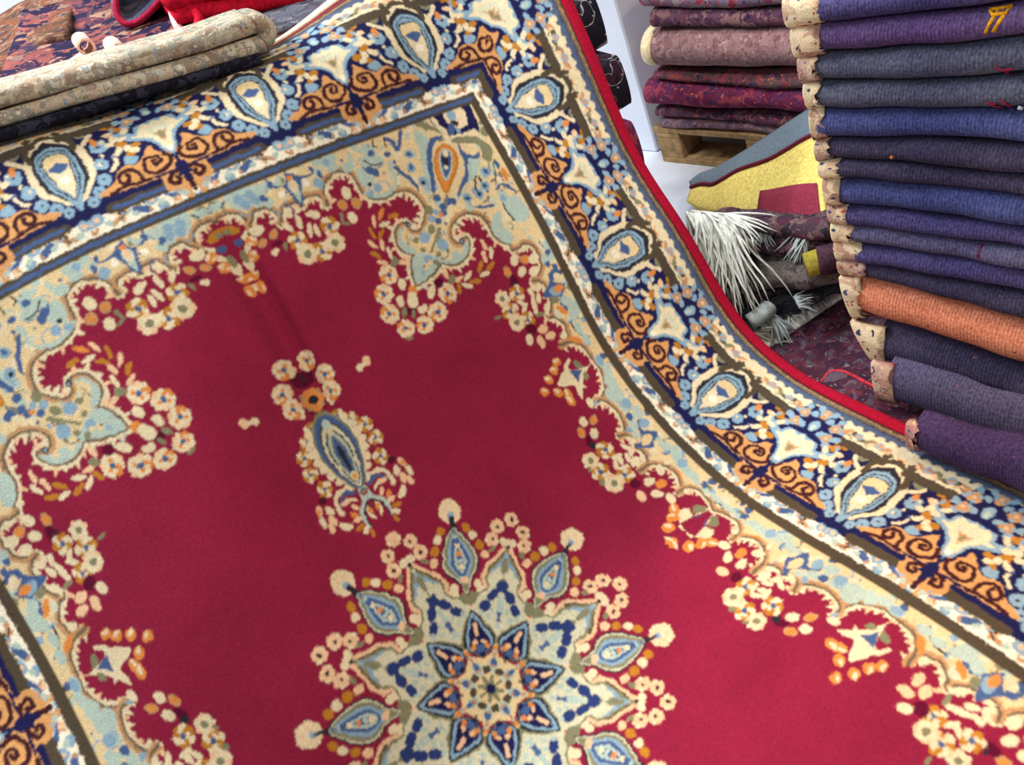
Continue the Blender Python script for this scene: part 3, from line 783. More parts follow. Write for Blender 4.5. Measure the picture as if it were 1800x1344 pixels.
def compose(pat,n):
    """linear colours on a grid of n samples per unit: quarter x 0..2.46, y 0..3.46"""
    Q,B=draw_pattern(pat)
    w=int(2.46*SS);h=int(3.46*SS)
    X,Y=np.meshgrid((np.arange(w)+.5)/SS,(np.arange(h)+.5)/SS)
    side=(X-2)>(Y-3)
    t=np.where(side,X-2,Y-3);s=np.where(side,Y,np.interp(X,[0,.48,.93,1.45,2.0,2.5],[0,.5,1,1.5,2,2.5]))
    s=s%1;s=np.minimum(s,1-s)
    # hand knotting: slow wobble of every outline plus the jitter of single knots
    rg=np.random.RandomState(9)
    def wob(step):
        a=rg.normal(0,1,(h//step+3,w//step+3));yy=np.arange(h)/step;xx=np.arange(w)/step;j0=yy.astype(int);i0=xx.astype(int);fy=(yy-j0)[:,None];fx=(xx-i0)[None,:]
        return (a[j0][:,i0]*(1-fy)*(1-fx)+a[j0][:,i0+1]*(1-fy)*fx+a[j0+1][:,i0]*fy*(1-fx)+a[j0+1][:,i0+1]*fy*fx)
    def wx(): return   .0032*wob(9)+.0018*np.repeat(np.repeat(rg.normal(0,1,(h//2+1,w//2+1)),2,0),2,1)[:h,:w]
    dx,dy=wx(),wx()
    t0=t.copy();Xq=np.clip(X+dx,0,None);Yq=np.clip(Y+dy,0,None)
    s=np.clip(np.abs(s+dx),0,.4999);s=np.minimum(s,.4999);t=t+dy
    bi=np.clip((s*SS).astype(int),0,B.w-1);bj=np.clip(((t+.40)*SS).astype(int),0,B.h-1)
    img=B.a[bj,bi]
    ins=(X<1.625-.028)&(Y<2.625-.028)
    img[ins]=Q.a[np.clip((Yq*SS).astype(int),0,Q.h-1),np.clip((Xq*SS).astype(int),0,Q.w-1)][ins]
    img[side&(img==IDX['b'])&(((t0<-.34)&(t0>-.41))|(np.abs(t0+.255)<.022))]=IDX['w']
    img[t0>.418]=IDX['R']
    lut=np.array([lin(PAL[k]) for k in KEYS])
    rgb=lut[img]
    # the long sides carry plain brown stripes, the ends have the blue line
    k=SS//n
    hh,ww=h//k,w//k
    out=rgb[:hh*k,:ww*k].reshape(hh,k,ww,k,3).mean((1,3))
    out=out*(1+.10*np.random.RandomState(3).normal(0,1,(hh,ww,1)))
    for _ in range(1):
        p=np.pad(out,((1,1),(1,1),(0,0)),mode='edge');out=(p[:-2,1:-1]+p[2:,1:-1]+p[1:-1,:-2]+p[1:-1,2:]+2.5*p[1:-1,1:-1])/6.5
    return np.clip(out,0,1),img
import bpy, bmesh, math, random
import numpy as np
from mathutils import Vector, Matrix
SC=bpy.context.scene; COL=SC.collection
# ------------------------------------------------------------------ camera frame
DN=np.array([.34,.72,.60]);DN/=np.linalg.norm(DN)
ZC=np.array([0,0,1.]);FW=ZC-(ZC@DN)*DN;FW/=np.linalg.norm(FW);UP=-DN;RT=np.cross(FW,UP)
CM=np.stack([RT,FW,UP]);CAMH=1.6
def ray(px,py): return CM@np.array([(px-900)/1600,(py-672)/1600,1.])
def at(px,py,z):
    r=ray(px,py); return np.array([0,0,CAMH])+r*((z-CAMH)/r[2])
def atd(px,py,d): return np.array([0,0,CAMH])+ray(px,py)*d
def on_plane(px,py,p,n):
    r=ray(px,py);o=np.array([0,0,CAMH]); return o+r*(np.dot(np.asarray(p)-o,n)/np.dot(r,n))
# ------------------------------------------------------------------ helpers
def tag(o,label=None,cat=None,group=None,kind=None):
    if label: o['label']=label
    if cat: o['category']=cat
    if group: o['group']=group
    if kind: o['kind']=kind
    return o
def empty(name,loc):
    o=bpy.data.objects.new(name,None);o.empty_display_size=.1;o.location=loc;COL.objects.link(o);return o
def mesh(name,verts,faces,mat,parent=None,smooth=True):
    me=bpy.data.meshes.new(name);off=np.array(parent.location) if parent else np.zeros(3)
    me.from_pydata([tuple(np.asarray(v)-off) for v in verts],[],[tuple(f) for f in faces])
    if mat: me.materials.append(mat)
    if smooth: me.polygons.foreach_set('use_smooth',[True]*len(me.polygons))
    me.update();o=bpy.data.objects.new(name,me);COL.objects.link(o)
    if parent: o.parent=parent
    return o
class MB:
    def __init__(s): s.v=[];s.f=[]
    def add(s,v,f):
        n=len(s.v);s.v+=[np.asarray(q,float) for q in v];s.f+=[tuple(i+n for i in q) for q in f]
    def sweep(s,rings,closed=True,caps=True):
        k=len(rings[0]);v=[p for r in rings for p in r];f=[]
        for i in range(len(rings)-1):
            for j in range(k if closed else k-1):
                a=i*k+j;b=i*k+(j+1)%k;f.append((a,b,b+k,a+k))
        if caps and closed:
            f.append(tuple(range(k))[::-1]);f.append(tuple((len(rings)-1)*k+j for j in range(k)))
        s.add(v,f)
    def tube(s,P,r,n=7):
        P=np.asarray(P,float);T=np.gradient(P,axis=0);R=[]
        for i,p in enumerate(P):
            t=T[i]/(np.linalg.norm(T[i])+1e-9);a=np.cross(t,[0,0,1.]);
            if np.linalg.norm(a)<.1:a=np.cross(t,[1.,0,0])
            a/=np.linalg.norm(a);b=np.cross(t,a);rr=r[i] if hasattr(r,'__len__') else r
            R.append([p+rr*(np.cos(q)*a+np.sin(q)*b) for q in np.arange(n)*2*np.pi/n])
        s.sweep(R)
    def box(s,c,ax,ay,az,hx,hy,hz,bev=.004):
        c=np.asarray(c);R=[]
        for dz,ins in ((-hz,bev),(-hz+bev,0),(hz-bev,0),(hz,bev)):
            x,y=hx-ins,hy-ins;b=bev
            R.append([c+ax*p+ay*q+az*dz for p,q in((x-b,y),(-x+b,y),(-x,y-b),(-x,-y+b),(-x+b,-y),(x-b,-y),(x,-y+b),(x,y-b))])
        s.sweep(R)
    def build(s,name,mat,parent=None,smooth=True): return mesh(name,s.v,s.f,mat,parent,smooth)
# ------------------------------------------------------------------ materials
def srgb(c):
    c=np.array(c,float)/255;return tuple(np.where(c<=.04045,c/12.92,((c+.055)/1.055)**2.4))+(1.,)
def newmat(name,rough=.95):
    m=bpy.data.materials.new(name);m.use_nodes=True;nt=m.node_tree;b=nt.nodes['Principled BSDF']
    b.inputs['Roughness'].default_value=rough;b.inputs['Specular IOR Level'].default_value=.08
    return m,nt,b
def N(nt,t,**k):
    n=nt.nodes.new(t)
    for a,v in k.items():
        if a in n.inputs: n.inputs[a].default_value=v
        else: setattr(n,a,v)
    return n
def bump(nt,b,h,s,d=.004):
    n=N(nt,'ShaderNodeBump',Strength=s,Distance=d);nt.links.new(h,n.inputs['Height']);nt.links.new(n.outputs[0],b.inputs['Normal'])
def ramp(nt,src,stops,const=False):
    r=nt.nodes.new('ShaderNodeValToRGB');e=r.color_ramp
    if const:e.interpolation='CONSTANT'
    while len(e.elements)<len(stops):e.elements.new(.5)
    for q,(p,c) in zip(e.elements,stops):q.position=p;q.color=srgb(c)
    nt.links.new(src,r.inputs[0]);return r
def plain(name,c,var=.12,scale=60,rough=.95,bmp=.3):
    m,nt,b=newmat(name,rough);tc=N(nt,'ShaderNodeTexCoord');no=N(nt,'ShaderNodeTexNoise',Scale=scale,Detail=3.)
    nt.links.new(tc.outputs['Object'],no.inputs['Vector'])
    lo=[v*(1-var) for v in c];hi=[min(255,v*(1+var)) for v in c]
    r=ramp(nt,no.outputs['Fac'],[(.3,lo),(.7,hi)]);nt.links.new(r.outputs[0],b.inputs['Base Color'])
    bump(nt,b,no.outputs['Fac'],bmp);return m
def woven(name,c,c2,speck=(120,80,100),amt=.64):
    """knotted rug back: fine ribs, broad tone drift and stray coloured knots"""
    m,nt,b=newmat(name);tc=N(nt,'ShaderNodeTexCoord')
    n1=N(nt,'ShaderNodeTexNoise',Scale=5.,Detail=3.);n2=N(nt,'ShaderNodeTexNoise',Scale=170.,Detail=2.)
    at_=N(nt,'ShaderNodeAttribute',attribute_name='run')
    w=N(nt,'ShaderNodeMath',operation='SINE');mu=N(nt,'ShaderNodeMath',operation='MULTIPLY');mu.inputs[1].default_value=900.
    nt.links.new(at_.outputs['Fac'],mu.inputs[0]);nt.links.new(mu.outputs[0],w.inputs[0])
    for n in(n1,n2):nt.links.new(tc.outputs['Object'],n.inputs['Vector'])
    r1=ramp(nt,n1.outputs['Fac'],[(.35,c),(.65,c2)])
    r2=ramp(nt,n2.outputs['Fac'],[(.3,(140,140,140)),(.7,(226,226,226))])
    mx=N(nt,'ShaderNodeMixRGB',blend_type='OVERLAY',Fac=.8);nt.links.new(r1.outputs[0],mx.inputs[1]);nt.links.new(r2.outputs[0],mx.inputs[2])
    vo=N(nt,'ShaderNodeTexNoise',Scale=75.,Detail=1.);nt.links.new(tc.outputs['Object'],vo.inputs['Vector'])
    st=ramp(nt,vo.outputs['Fac'],[(amt,(0,0,0)),(amt+.05,(255,255,255))])
    m2=N(nt,'ShaderNodeMixRGB');m2.inputs[2].default_value=srgb(speck);nt.links.new(st.outputs[0],m2.inputs[0]);nt.links.new(mx.outputs[0],m2.inputs[1])
    nt.links.new(m2.outputs[0],b.inputs['Base Color'])
    ad=N(nt,'ShaderNodeMath',operation='MULTIPLY_ADD');ad.inputs[1].default_value=.35;nt.links.new(w.outputs[0],ad.inputs[0]);nt.links.new(n2.outputs['Fac'],ad.inputs[2])
    bump(nt,b,ad.outputs[0],.5,.003);return m
def motif(name,stops,scale=22,warp=.05,scale2=60,over=None,stretch=(1,1,1)):
    """blurred oriental pattern: warped cell motifs in flat yarn colours"""
    m,nt,b=newmat(name);tc=N(nt,'ShaderNodeTexCoord');mp=N(nt,'ShaderNodeMapping');mp.inputs['Scale'].default_value=stretch
    nt.links.new(tc.outputs['Object'],mp.inputs[0])
    no=N(nt,'ShaderNodeTexNoise',Scale=scale*.8,Detail=1.);nt.links.new(mp.outputs[0],no.inputs['Vector'])
    mx=N(nt,'ShaderNodeMixRGB',blend_type='ADD',Fac=warp);nt.links.new(mp.outputs[0],mx.inputs[1]);nt.links.new(no.outputs['Color'],mx.inputs[2])
    vo=N(nt,'ShaderNodeTexVoronoi',Scale=float(scale));vo.feature='SMOOTH_F1';vo.inputs['Smoothness'].default_value=.25
    nt.links.new(mx.outputs[0],vo.inputs['Vector'])
    sp=N(nt,'ShaderNodeSeparateColor');nt.links.new(vo.outputs['Color'],sp.inputs[0])
    r1=ramp(nt,sp.outputs[0],stops,False)
    v2=N(nt,'ShaderNodeTexVoronoi',Scale=float(scale2));v2.feature='F1';nt.links.new(mx.outputs[0],v2.inputs['Vector'])
    s2=N(nt,'ShaderNodeSeparateColor');nt.links.new(v2.outputs['Color'],s2.inputs[0]);r2=ramp(nt,s2.outputs[1],over or stops,True)
    rd=ramp(nt,v2.outputs['Distance'],[(.25,(255,255,255)),(.42,(0,0,0))])
    g=N(nt,'ShaderNodeMath',operation='GREATER_THAN');g.inputs[1].default_value=.35;nt.links.new(s2.outputs[2],g.inputs[0])
    ml=N(nt,'ShaderNodeMath',operation='MULTIPLY');nt.links.new(rd.outputs[0],ml.inputs[0]);nt.links.new(g.outputs[0],ml.inputs[1])
    m2=N(nt,'ShaderNodeMixRGB');nt.links.new(ml.outputs[0],m2.inputs[0]);nt.links.new(r1.outputs[0],m2.inputs[1]);nt.links.new(r2.outputs[0],m2.inputs[2])
    n3=N(nt,'ShaderNodeTexNoise',Scale=260.,Detail=2.);nt.links.new(tc.outputs['Object'],n3.inputs['Vector'])
    m3=N(nt,'ShaderNodeMixRGB',blend_type='OVERLAY',Fac=.35);nt.links.new(m2.outputs[0],m3.inputs[1]);nt.links.new(n3.outputs['Fac'],m3.inputs[2])
    nt.links.new(m3.outputs[0],b.inputs['Base Color']);bump(nt,b,n3.outputs['Fac'],.4);return m
# ------------------------------------------------------------------ the big carpet
NODES=np.array(RUGNODES,float).reshape(25,21,3)/1000
PX=np.arange(-2.5,2.51,.25);PY=np.arange(-2.5,3.51,.25)
def prefilter(a):
    n=a.shape[0];M=np.zeros((n,n))
    for i in range(n):
        if 0<i<n-1:M[i,i-1:i+2]=[1/6,4/6,1/6]
        else:M[i,i]=1
    return np.linalg.solve(M,a.reshape(n,-1)).reshape(a.shape)
CT=prefilter(NODES.transpose(1,0,2)).transpose(1,0,2);CT=prefilter(CT)
CT=np.pad(CT,((1,1),(1,1),(0,0)),mode='reflect',reflect_type='odd')
def bs(u): return np.stack([(1-u)**3,3*u**3-6*u**2+4,-3*u**3+3*u**2+3*u+1,u**3],-1)/6
def carpet_point(x,y):
    x=np.atleast_1d(np.asarray(x,float));y=np.atleast_1d(np.asarray(y,float))
    gx=np.clip((x+2.5)/.25,0,19.999);gy=np.clip((y+2.5)/.25,0,23.999)
    i=gx.astype(int);j=gy.astype(int);wx=bs(gx-i);wy=bs(gy-j);out=np.zeros(x.shape+(3,))
    for a in range(4):
        for b in range(4): out+=(wx[...,a]*wy[...,b])[...,None]*CT[j+b,i+a]
    # soft folds pressed into the cloth
    ex=x-gx*0
    for (x0,y0,x1,y1,w,d) in FOLDS:
        L=np.hypot(x1-x0,y1-y0);tx,ty=(x1-x0)/L,(y1-y0)/L
        s=(x-x0)*tx+(y-y0)*ty;q=-(x-x0)*ty+(y-y0)*tx
        k=np.exp(-(q/w)**2)*np.clip(np.minimum(s/(.35*L),(L-s)/(.35*L)),0,1)
        k=k*k*(3-2*k);out=out+(d*k)[...,None]*np.array([.05,-.75,.65])
    return out
FOLDS=[(0.0,2.6,.03,1.2,.085,-.034),(.25,2.5,.45,1.2,.16,.008),(-.35,2.5,-.4,1.2,.16,.006),(.5,1.35,1.35,1.15,.14,-.006)]
def grid(name,x,y,mat,parent,off=0.,cols=None):
    X,Y=np.meshgrid(x,y);P=carpet_point(X,Y)
    if off:
        n=np.cross(np.gradient(P,axis=1),np.gradient(P,axis=0));n/=np.linalg.norm(n,axis=2)[...,None];n*=np.sign(n[...,2:3].mean());P=P+n*off
    h,w=X.shape;idx=np.arange(h*w).reshape(h,w)
    q=np.stack([idx[:-1,:-1],idx[:-1,1:],idx[1:,1:],idx[1:,:-1]],-1).reshape(-1,4)
    me=bpy.data.meshes.new(name);me.vertices.add(h*w);me.vertices.foreach_set('co',(P-np.array(parent.location)).reshape(-1).astype(np.float32))
    me.loops.add(q.size);me.loops.foreach_set('vertex_index',q.reshape(-1).astype(np.int32))
    me.polygons.add(len(q));me.polygons.foreach_set('loop_start',np.arange(0,q.size,4,dtype=np.int32));me.polygons.foreach_set('loop_total',np.full(len(q),4,np.int32))
    me.polygons.foreach_set('use_smooth',np.ones(len(q),bool))
    if cols is not None:
        a=me.color_attributes.new('yarn','FLOAT_COLOR','POINT');c=np.ones((h*w,4),np.float32);c[:,:3]=cols.reshape(-1,3);a.data.foreach_set('color',c.reshape(-1))
    me.update(calc_edges=True);me.materials.append(mat);o=bpy.data.objects.new(name,me);COL.objects.link(o);o.parent=parent;return o
def yarn_mat():
    m,nt,b=newmat('carpet_pile',.9);a=N(nt,'ShaderNodeAttribute',attribute_name='yarn');tc=N(nt,'ShaderNodeTexCoord')
    n1=N(nt,'ShaderNodeTexNoise',Scale=420.,Detail=2.);n2=N(nt,'ShaderNodeTexNoise',Scale=7.,Detail=3.)
    for n in(n1,n2):nt.links.new(tc.outputs['Object'],n.inputs['Vector'])
    hs=N(nt,'ShaderNodeHueSaturation');nt.links.new(a.outputs['Color'],hs.inputs['Color'])
    mr=N(nt,'ShaderNodeMapRange');mr.inputs[3].default_value=.90;mr.inputs[4].default_value=1.10;mr.inputs[1].default_value=.3;mr.inputs[2].default_value=.7
    nt.links.new(n2.outputs['Fac'],mr.inputs[0]);nt.links.new(mr.outputs[0],hs.inputs['Value'])
    mx=N(nt,'ShaderNodeMixRGB',blend_type='OVERLAY',Fac=.22);nt.links.new(hs.outputs[0],mx.inputs[1]);nt.links.new(n1.outputs['Fac'],mx.inputs[2])
    nt.links.new(mx.outputs[0],b.inputs['Base Color'])
    b.inputs['Sheen Weight'].default_value=.015;b.inputs['Sheen Roughness'].default_value=.5
    bump(nt,b,n1.outputs['Fac'],.35,.003);return m
NP=200
qrgb,_=compose(PAT,NP)
h_,w_=qrgb.shape[:2]
xs_=(np.arange(w_)+.5)/NP;ys_=(np.arange(h_)+.5)/NP
XF=np.r_[-xs_[::-1],xs_];cf=np.concatenate([qrgb[:,::-1],qrgb],1)
lowrows=int(2.48*NP)
YF=np.r_[-ys_[:lowrows][::-1],ys_];cf=np.concatenate([cf[:lowrows][::-1],cf],0)
carpet=empty('patterned_carpet',(-.3,1.1,.04))
tag(carpet,'large crimson carpet with a flower medallion and navy palmette border, draped down from a pile','carpet')
grid('pile',XF,YF,yarn_mat(),carpet,0.,cf)
m_back=woven('carpet_back',(120,80,70),(150,120,100))
def slab(name,x,y,mat,parent,o0,o1):
    """closed low slab following the carpet between two normal offsets"""
    X,Y=np.meshgrid(x,y);P=carpet_point(X,Y);n=np.cross(np.gradient(P,axis=1),np.gradient(P,axis=0));n/=np.linalg.norm(n,axis=2)[...,None]
    if n[...,2].mean()<0:n=-n
    h,w=X.shape;A=(P+n*o0).reshape(-1,3);B=(P+n*o1).reshape(-1,3);f=[];K=h*w
    for j in range(h-1):
        for i in range(w-1):
            a=j*w+i;f+= [(a,a+1,a+w+1,a+w),(K+a+w,K+a+w+1,K+a+1,K+a)]
    for i in range(w-1):
        f+=[(i,K+i,K+i+1,i+1),((h-1)*w+i+1,K+(h-1)*w+i+1,K+(h-1)*w+i,(h-1)*w+i)]
    for j in range(h-1):
        f+=[(j*w+w,K+j*w+w,K+j*w,j*w),(j*w+w-1,K+j*w+w-1,K+j*w+2*w-1,j*w+2*w-1)]
    return mesh(name,np.vstack([A,B]),f,mat,parent)
slab('backing',np.linspace(-2.45,2.45,190),np.linspace(-2.47,3.45,220),m_back,carpet,-.011,-.004)
m_red=plain('red_selvedge',(158,18,44),.12,220,bmp=.4)
for sgn in (1,-1):
    m=MB();yy=np.linspace(-2.46,3.455,240)
    X0=carpet_point(np.full(240,sgn*2.408),yy);X1=carpet_point(np.full(240,sgn*2.474),yy);R=[]
    for i in range(240):
        a=X1[i]-X0[i];t=X1[min(i+1,239)]-X1[max(i-1,0)];n=np.cross(a,t);n/=np.linalg.norm(n);n=n if n[2]>0 else -n
        c=(X0[i]+X1[i])/2;R.append([c+a*.5*np.cos(q)*1.0+n*(.0065*np.sin(q)+.001) for q in np.arange(12)*2*np.pi/12])
    m.sweep(R);m.build('selvedge',m_red,carpet)
m_cream=plain('kilim_cream',(236,216,176),.08,90)
slab('kilim_end',np.linspace(-2.4,2.4,100),np.linspace(3.44,3.5,5),m_cream,carpet,-.004,.004)
# ------------------------------------------------------------------ folded rugs
def lerp(a,b,t): return np.asarray(a)*(1-t)+np.asarray(b)*t
rng=np.random.RandomState(11)
def slab_rings(A,B,hA,hB,depth,back,n=40,rnd=1.,sag=.0,amp=.004,nose=.55,seed=0,upv=(0,0,1.)):
    """rings of a folded rug: rounded fold along A-B (mid height), flat top and underside running back"""
    r=np.random.RandomState(seed);ph=r.uniform(0,6,4);R=[];bk=np.asarray(back,float);bk/=np.linalg.norm(bk);up=np.asarray(upv,float)
    for i in range(n+1):
        t=i/n;c=lerp(A,B,t);h=hA*(1-t)+hB*t
        wob=amp*(np.sin(5*t+ph[0])+.6*np.sin(11*t+ph[1])+.4*np.sin(23*t+ph[2]));wz=amp*.6*(np.sin(7*t+ph[3])+.5*np.sin(15*t+ph[0]))
        c=c+bk*wob+up*(wz-sag*4*t*(1-t));rad=h/2;ring=[]
        for q in np.linspace(-np.pi/2,np.pi/2,15):
            ring.append(c+bk*(rad*nose*2*(1-np.cos(q)))+up*(rad*np.sin(q)*.985))
        d2=rad*nose*2
        ring=ring+[c+bk*(d2+(depth-d2)*k)+up*rad*.985 for k in(.3,.65,1.)]+[c+bk*(d2+(depth-d2)*k)-up*rad*.985 for k in(1.,.65,.3)]
        R.append(ring)
    return R
def add_run(o,L,n,k):
    a=o.data.attributes.new('run','FLOAT','POINT');a.data.foreach_set('value',np.repeat(np.linspace(0,L,n+1),k).astype(np.float32))
def folded_rug(name,A,B,hA,hB,depth,back,mat,label,cat='rug',group=None,seed=0,amp=.004,nose=.55,n=40,part='body',sag=0.):
    A=np.asarray(A,float);B=np.asarray(B,float)
    o=empty(name,tuple(lerp(A,B,.5)-np.array([0,0,(hA+hB)/4])));tag(o,label,cat,group)
    m=MB();R=slab_rings(A,B,hA,hB,depth,back,n,seed=seed,amp=amp,nose=nose,sag=sag);m.sweep(R)
    b=m.build(part,mat,o);add_run(b,np.linalg.norm(B-A),n,len(R[0]));return o,R
# ------------------------------------------------------------------ tall stack on the right
FN=np.array([-.86,-.51,0.]);FA=np.array([.51,-.86,0.]);FB=np.array([.86,.51,0.])
FP=np.array([.765,1.54,0.])
NAVY=[(64,60,104),(82,74,116)];PUR=[(80,60,104),(96,76,116)];TEAL=[(70,72,94),(90,92,110)];BLU=[(58,64,112),(78,84,132)];DRK=[(52,48,72),(70,64,86)];GRB=[(78,74,106),(96,92,122)]
# left x, left top/bottom, right top/bottom (at the picture's edge), protrusion, colours, label
STK=[
 (1428,-8,48,-45,13,0,NAVY,'navy folded rug, topmost of those seen in the tall stack at the right'),
 (1424,48,103,13,73,0,PUR,'purple-backed folded rug with a yellow stitched mark near its right end'),
 (1424,103,150,73,145,0,TEAL,'grey-teal folded rug with a small red mark, just under the rug with the yellow mark'),
 (1430,150,196,145,203,0,TEAL,'dark grey folded rug with two red marks and a white dot near its right end'),
 (1434,196,250,203,262,0,BLU,'thick blue-backed folded rug just under the grey rug with two red marks'),
 (1447,250,286,262,314,0,DRK,'dark brownish folded rug with an orange speck, halfway up the tall stack'),
 (1464,286,318,314,352,0,DRK,'thin dark folded rug squeezed directly above the brightest blue one in the tall stack'),
 (1460,318,366,352,412,0,BLU,'brightest blue folded rug in the lower half of the tall stack'),
 (1478,366,400,412,446,0,NAVY,'thin navy folded rug directly under the brightest blue one'),
 (1487,400,434,446,481,0,GRB,'greyish navy folded rug third above the orange one, with a pink streak'),
 (1502,434,466,481,528,0,NAVY,'dark navy folded rug second above the orange one'),
 (1512,466,493,528,572,0,DRK,'blackish folded rug resting directly on the orange one'),
 (1499,495,566,580,660,.012,[(198,116,86),(214,134,104)],'orange folded rug in the dark stack'),
 (1540,582,648,672,726,.02,DRK,'blackish folded rug directly beneath the orange one'),
 (1556,648,716,728,798,.10,[(70,66,92),(84,80,108)],'blue-grey folded rug second beneath the orange one, near the carpet edge'),
 (1606,752,800,812,894,.235,[(56,42,76),(70,54,90)],'dusky purple folded rug at the foot of the stack, lying over the crimson carpet edge'),
]
m_edge=[motif('cream_border_%d'%k,st,34,.05,85,ov) for k,(st,ov) in enumerate([
 ([(.0,(226,206,164)),(.4,(236,220,184)),(.62,(190,150,130)),(.85,(236,214,170))],[(0,(226,206,164)),(.45,(176,70,84)),(.62,(230,212,172)),(.85,(70,76,110))]),
 ([(.0,(222,198,160)),(.5,(232,212,176)),(.8,(170,120,110)),(1,(220,190,150))],[(0,(222,200,160)),(.4,(150,80,80)),(.6,(226,206,170)),(.8,(60,60,96))]),
 ([(.0,(214,190,160)),(.4,(160,110,110)),(.7,(220,196,160)),(1,(120,80,84))],[(0,(120,70,80)),(.3,(214,186,150)),(.6,(176,70,70)),(.85,(80,80,130))])])]
m_mark_y=plain('yellow_yarn',(226,160,30),.15,200);m_mark_r=plain('red_yarn',(118,36,56),.15,200);m_mark_w=plain('white_yarn',(190,196,200),.1,200);m_mark_o=plain('rust_yarn',(190,110,50),.1,200)
EDGE_X=[(-60,1358),(0,1372),(60,1386),(150,1408),(220,1426),(300,1440),(400,1458),(480,1475),(530,1486),(600,1500),(660,1540),(720,1536),(760,1594),(800,1604)]
ANCH={}
PV=[.012,.012]
for k,(xl,tl,bl,tr,br,pro,cc,lab) in reversed(list(enumerate(STK))):
    P0=FP+FN*pro
    L0=on_plane(xl,tl,P0,FN);L1=on_plane(xl+(bl-tl)*.1,bl,P0,FN);R0=on_plane(1800,tr,P0,FN);R1=on_plane(1800,br,P0,FN)
    if k==15:
        L1=at(xl,bl,.082);R1=at(1800,br,.082);dd=R1-L1;nn=np.array([dd[1],-dd[0],0]);L0=on_plane(xl-4,tl,L1,nn);R0=on_plane(1800,tr,L1,nn)
    A=(L0+L1)/2;B=(R0+R1)/2;hA=np.linalg.norm(L0-L1)*.98;hB=np.linalg.norm(R0-R1)*.98
    d=B-A;B2=A+d*1.35;hB2=hA+(hB-hA)*1.35
    hA*=.96;hB2*=.96;zm=.078 if k==15 else .012
    if A[2]-hA/2<zm:A[2]=zm+hA/2
    if B2[2]-hB2/2<zm:B2[2]=zm+hB2/2
    if k<14:
        e=[]
        for q,hh,i in((A,hA,0),(B2,hB2,1)):
            t_=q[2]+hh/2;b_=max(q[2]-hh/2,PV[i]);t_=max(t_,b_+.022);PV[i]=t_+.001;q[2]=(t_+b_)/2;e.append(t_-b_)
        hA,hB2=e
    mt=woven('rug_back_%d'%k,cc[0],cc[1],(130,80,104) if k!=12 else (120,60,40),.75 if k!=12 else .72)
    o,R=folded_rug('folded_rug',A,B2,hA,hB2,{14:.052,15:.060}.get(k,.60-.02*(k%3)),FB,mt,lab,'rug','folded rugs in the tall dark stack',seed=k,amp=.0035,nose=.6 if k<14 else .36,n=48)
    # cream pile edge showing at the left end: a flat strip hugging the fold, straight on its outer side
    ym=(tl+bl)/2;xe=np.interp(ym,[q[0] for q in EDGE_X],[q[1] for q in EDGE_X])
    E0=on_plane(xe,ym,P0+FN*.004,FN);wd=max(.02,np.linalg.norm(E0-A));dir_=(A-B2)/np.linalg.norm(A-B2)
    if k==15: wd=.016
    eT=on_plane(np.interp(tl,[q[0] for q in EDGE_X],[q[1] for q in EDGE_X]),tl,P0,FN);eB=on_plane(np.interp(bl,[q[0] for q in EDGE_X],[q[1] for q in EDGE_X]),bl,P0,FN)
    m=MB();rr=[];S=8
    for i in range(S+1):
        t=i/S;ring=[]
        for j in range(13):
            v=-1+j/6;z=A[2]+v*hA*.515
            ed=lerp(eB,eT,(v+1)/2);wv=max(.012,np.dot(ed-A,dir_)) if k!=15 else .016
            jag=.005*np.sin(j*1.7+k)+.004*np.sin(j*3.1+2*k)
            q_=-.008-jag+(wv+.008+jag)*t
            p=np.array([A[0],A[1],z])+dir_*q_;p[2]=z+dir_[2]*q_
            ring.append(p+FB*(.012+.022*abs(v)**3*(1-t*.6))-FB*.016+FN*.003*np.sin(3*t+k))
        rr.append(ring+[p+FB*.012 for p in ring[::-1]])
    m.sweep(rr)
    e=m.build('border_edge',m_edge[k%3 if k!=15 else 2],o);tag(e,'cream patterned edge')
    ANCH[k]=(o,A,B2,hA,hB2,P0)
def surf_mark(k,pts,r,mat,name='stitched_mark',lab=None):
    o,A,B,hA,hB,P0=ANCH[k];m=MB()
    for S_ in pts:
        P=[]
        for x,y in S_:
            p=on_plane(x,y,P0,FN);t=np.clip(np.dot(p-A,B-A)/np.dot(B-A,B-A),0,1.5);c=lerp(A,B,t);h=hA+(hB-hA)*t
            s=np.clip((p[2]-c[2])/(h/2),-.95,.95);q=np.arcsin(s);p=p+FB*(h/2*.6*2*(1-np.cos(q))) ;P.append(p+FN*.003)
        m.tube(np.array(P),r,6)
    e=m.build(name,mat,o)
    if lab: tag(e,lab)
surf_mark(1,[[(1733,24),(1752,22),(1772,19)],[(1750,22),(1742,38),(1733,56)],[(1770,20),(1758,36),(1747,54)],[(1734,24),(1742,29),(1768,26)]],.0033,m_mark_y,lab='yellow stitched mark')
surf_mark(2,[[(1750,117),(1760,124),(1775,122),(1782,120)],[(1765,124),(1769,133)]],.0022,m_mark_r,lab='red stitched mark')
surf_mark(3,[[(1736,178),(1744,184),(1752,180)],[(1762,174),(1768,182),(1776,188)],[(1744,186),(1760,190)]],.0022,m_mark_r,lab='red stitched mark')
surf_mark(3,[[(1787,192),(1794,195)]],.0035,m_mark_w,lab='white dot')
surf_mark(5,[[(1567,273),(1570,277)]],.003,m_mark_o,lab='orange speck')
surf_mark(9,[[(1720,436),(1719,452)]],.002,m_mark_r,lab='pink streak')
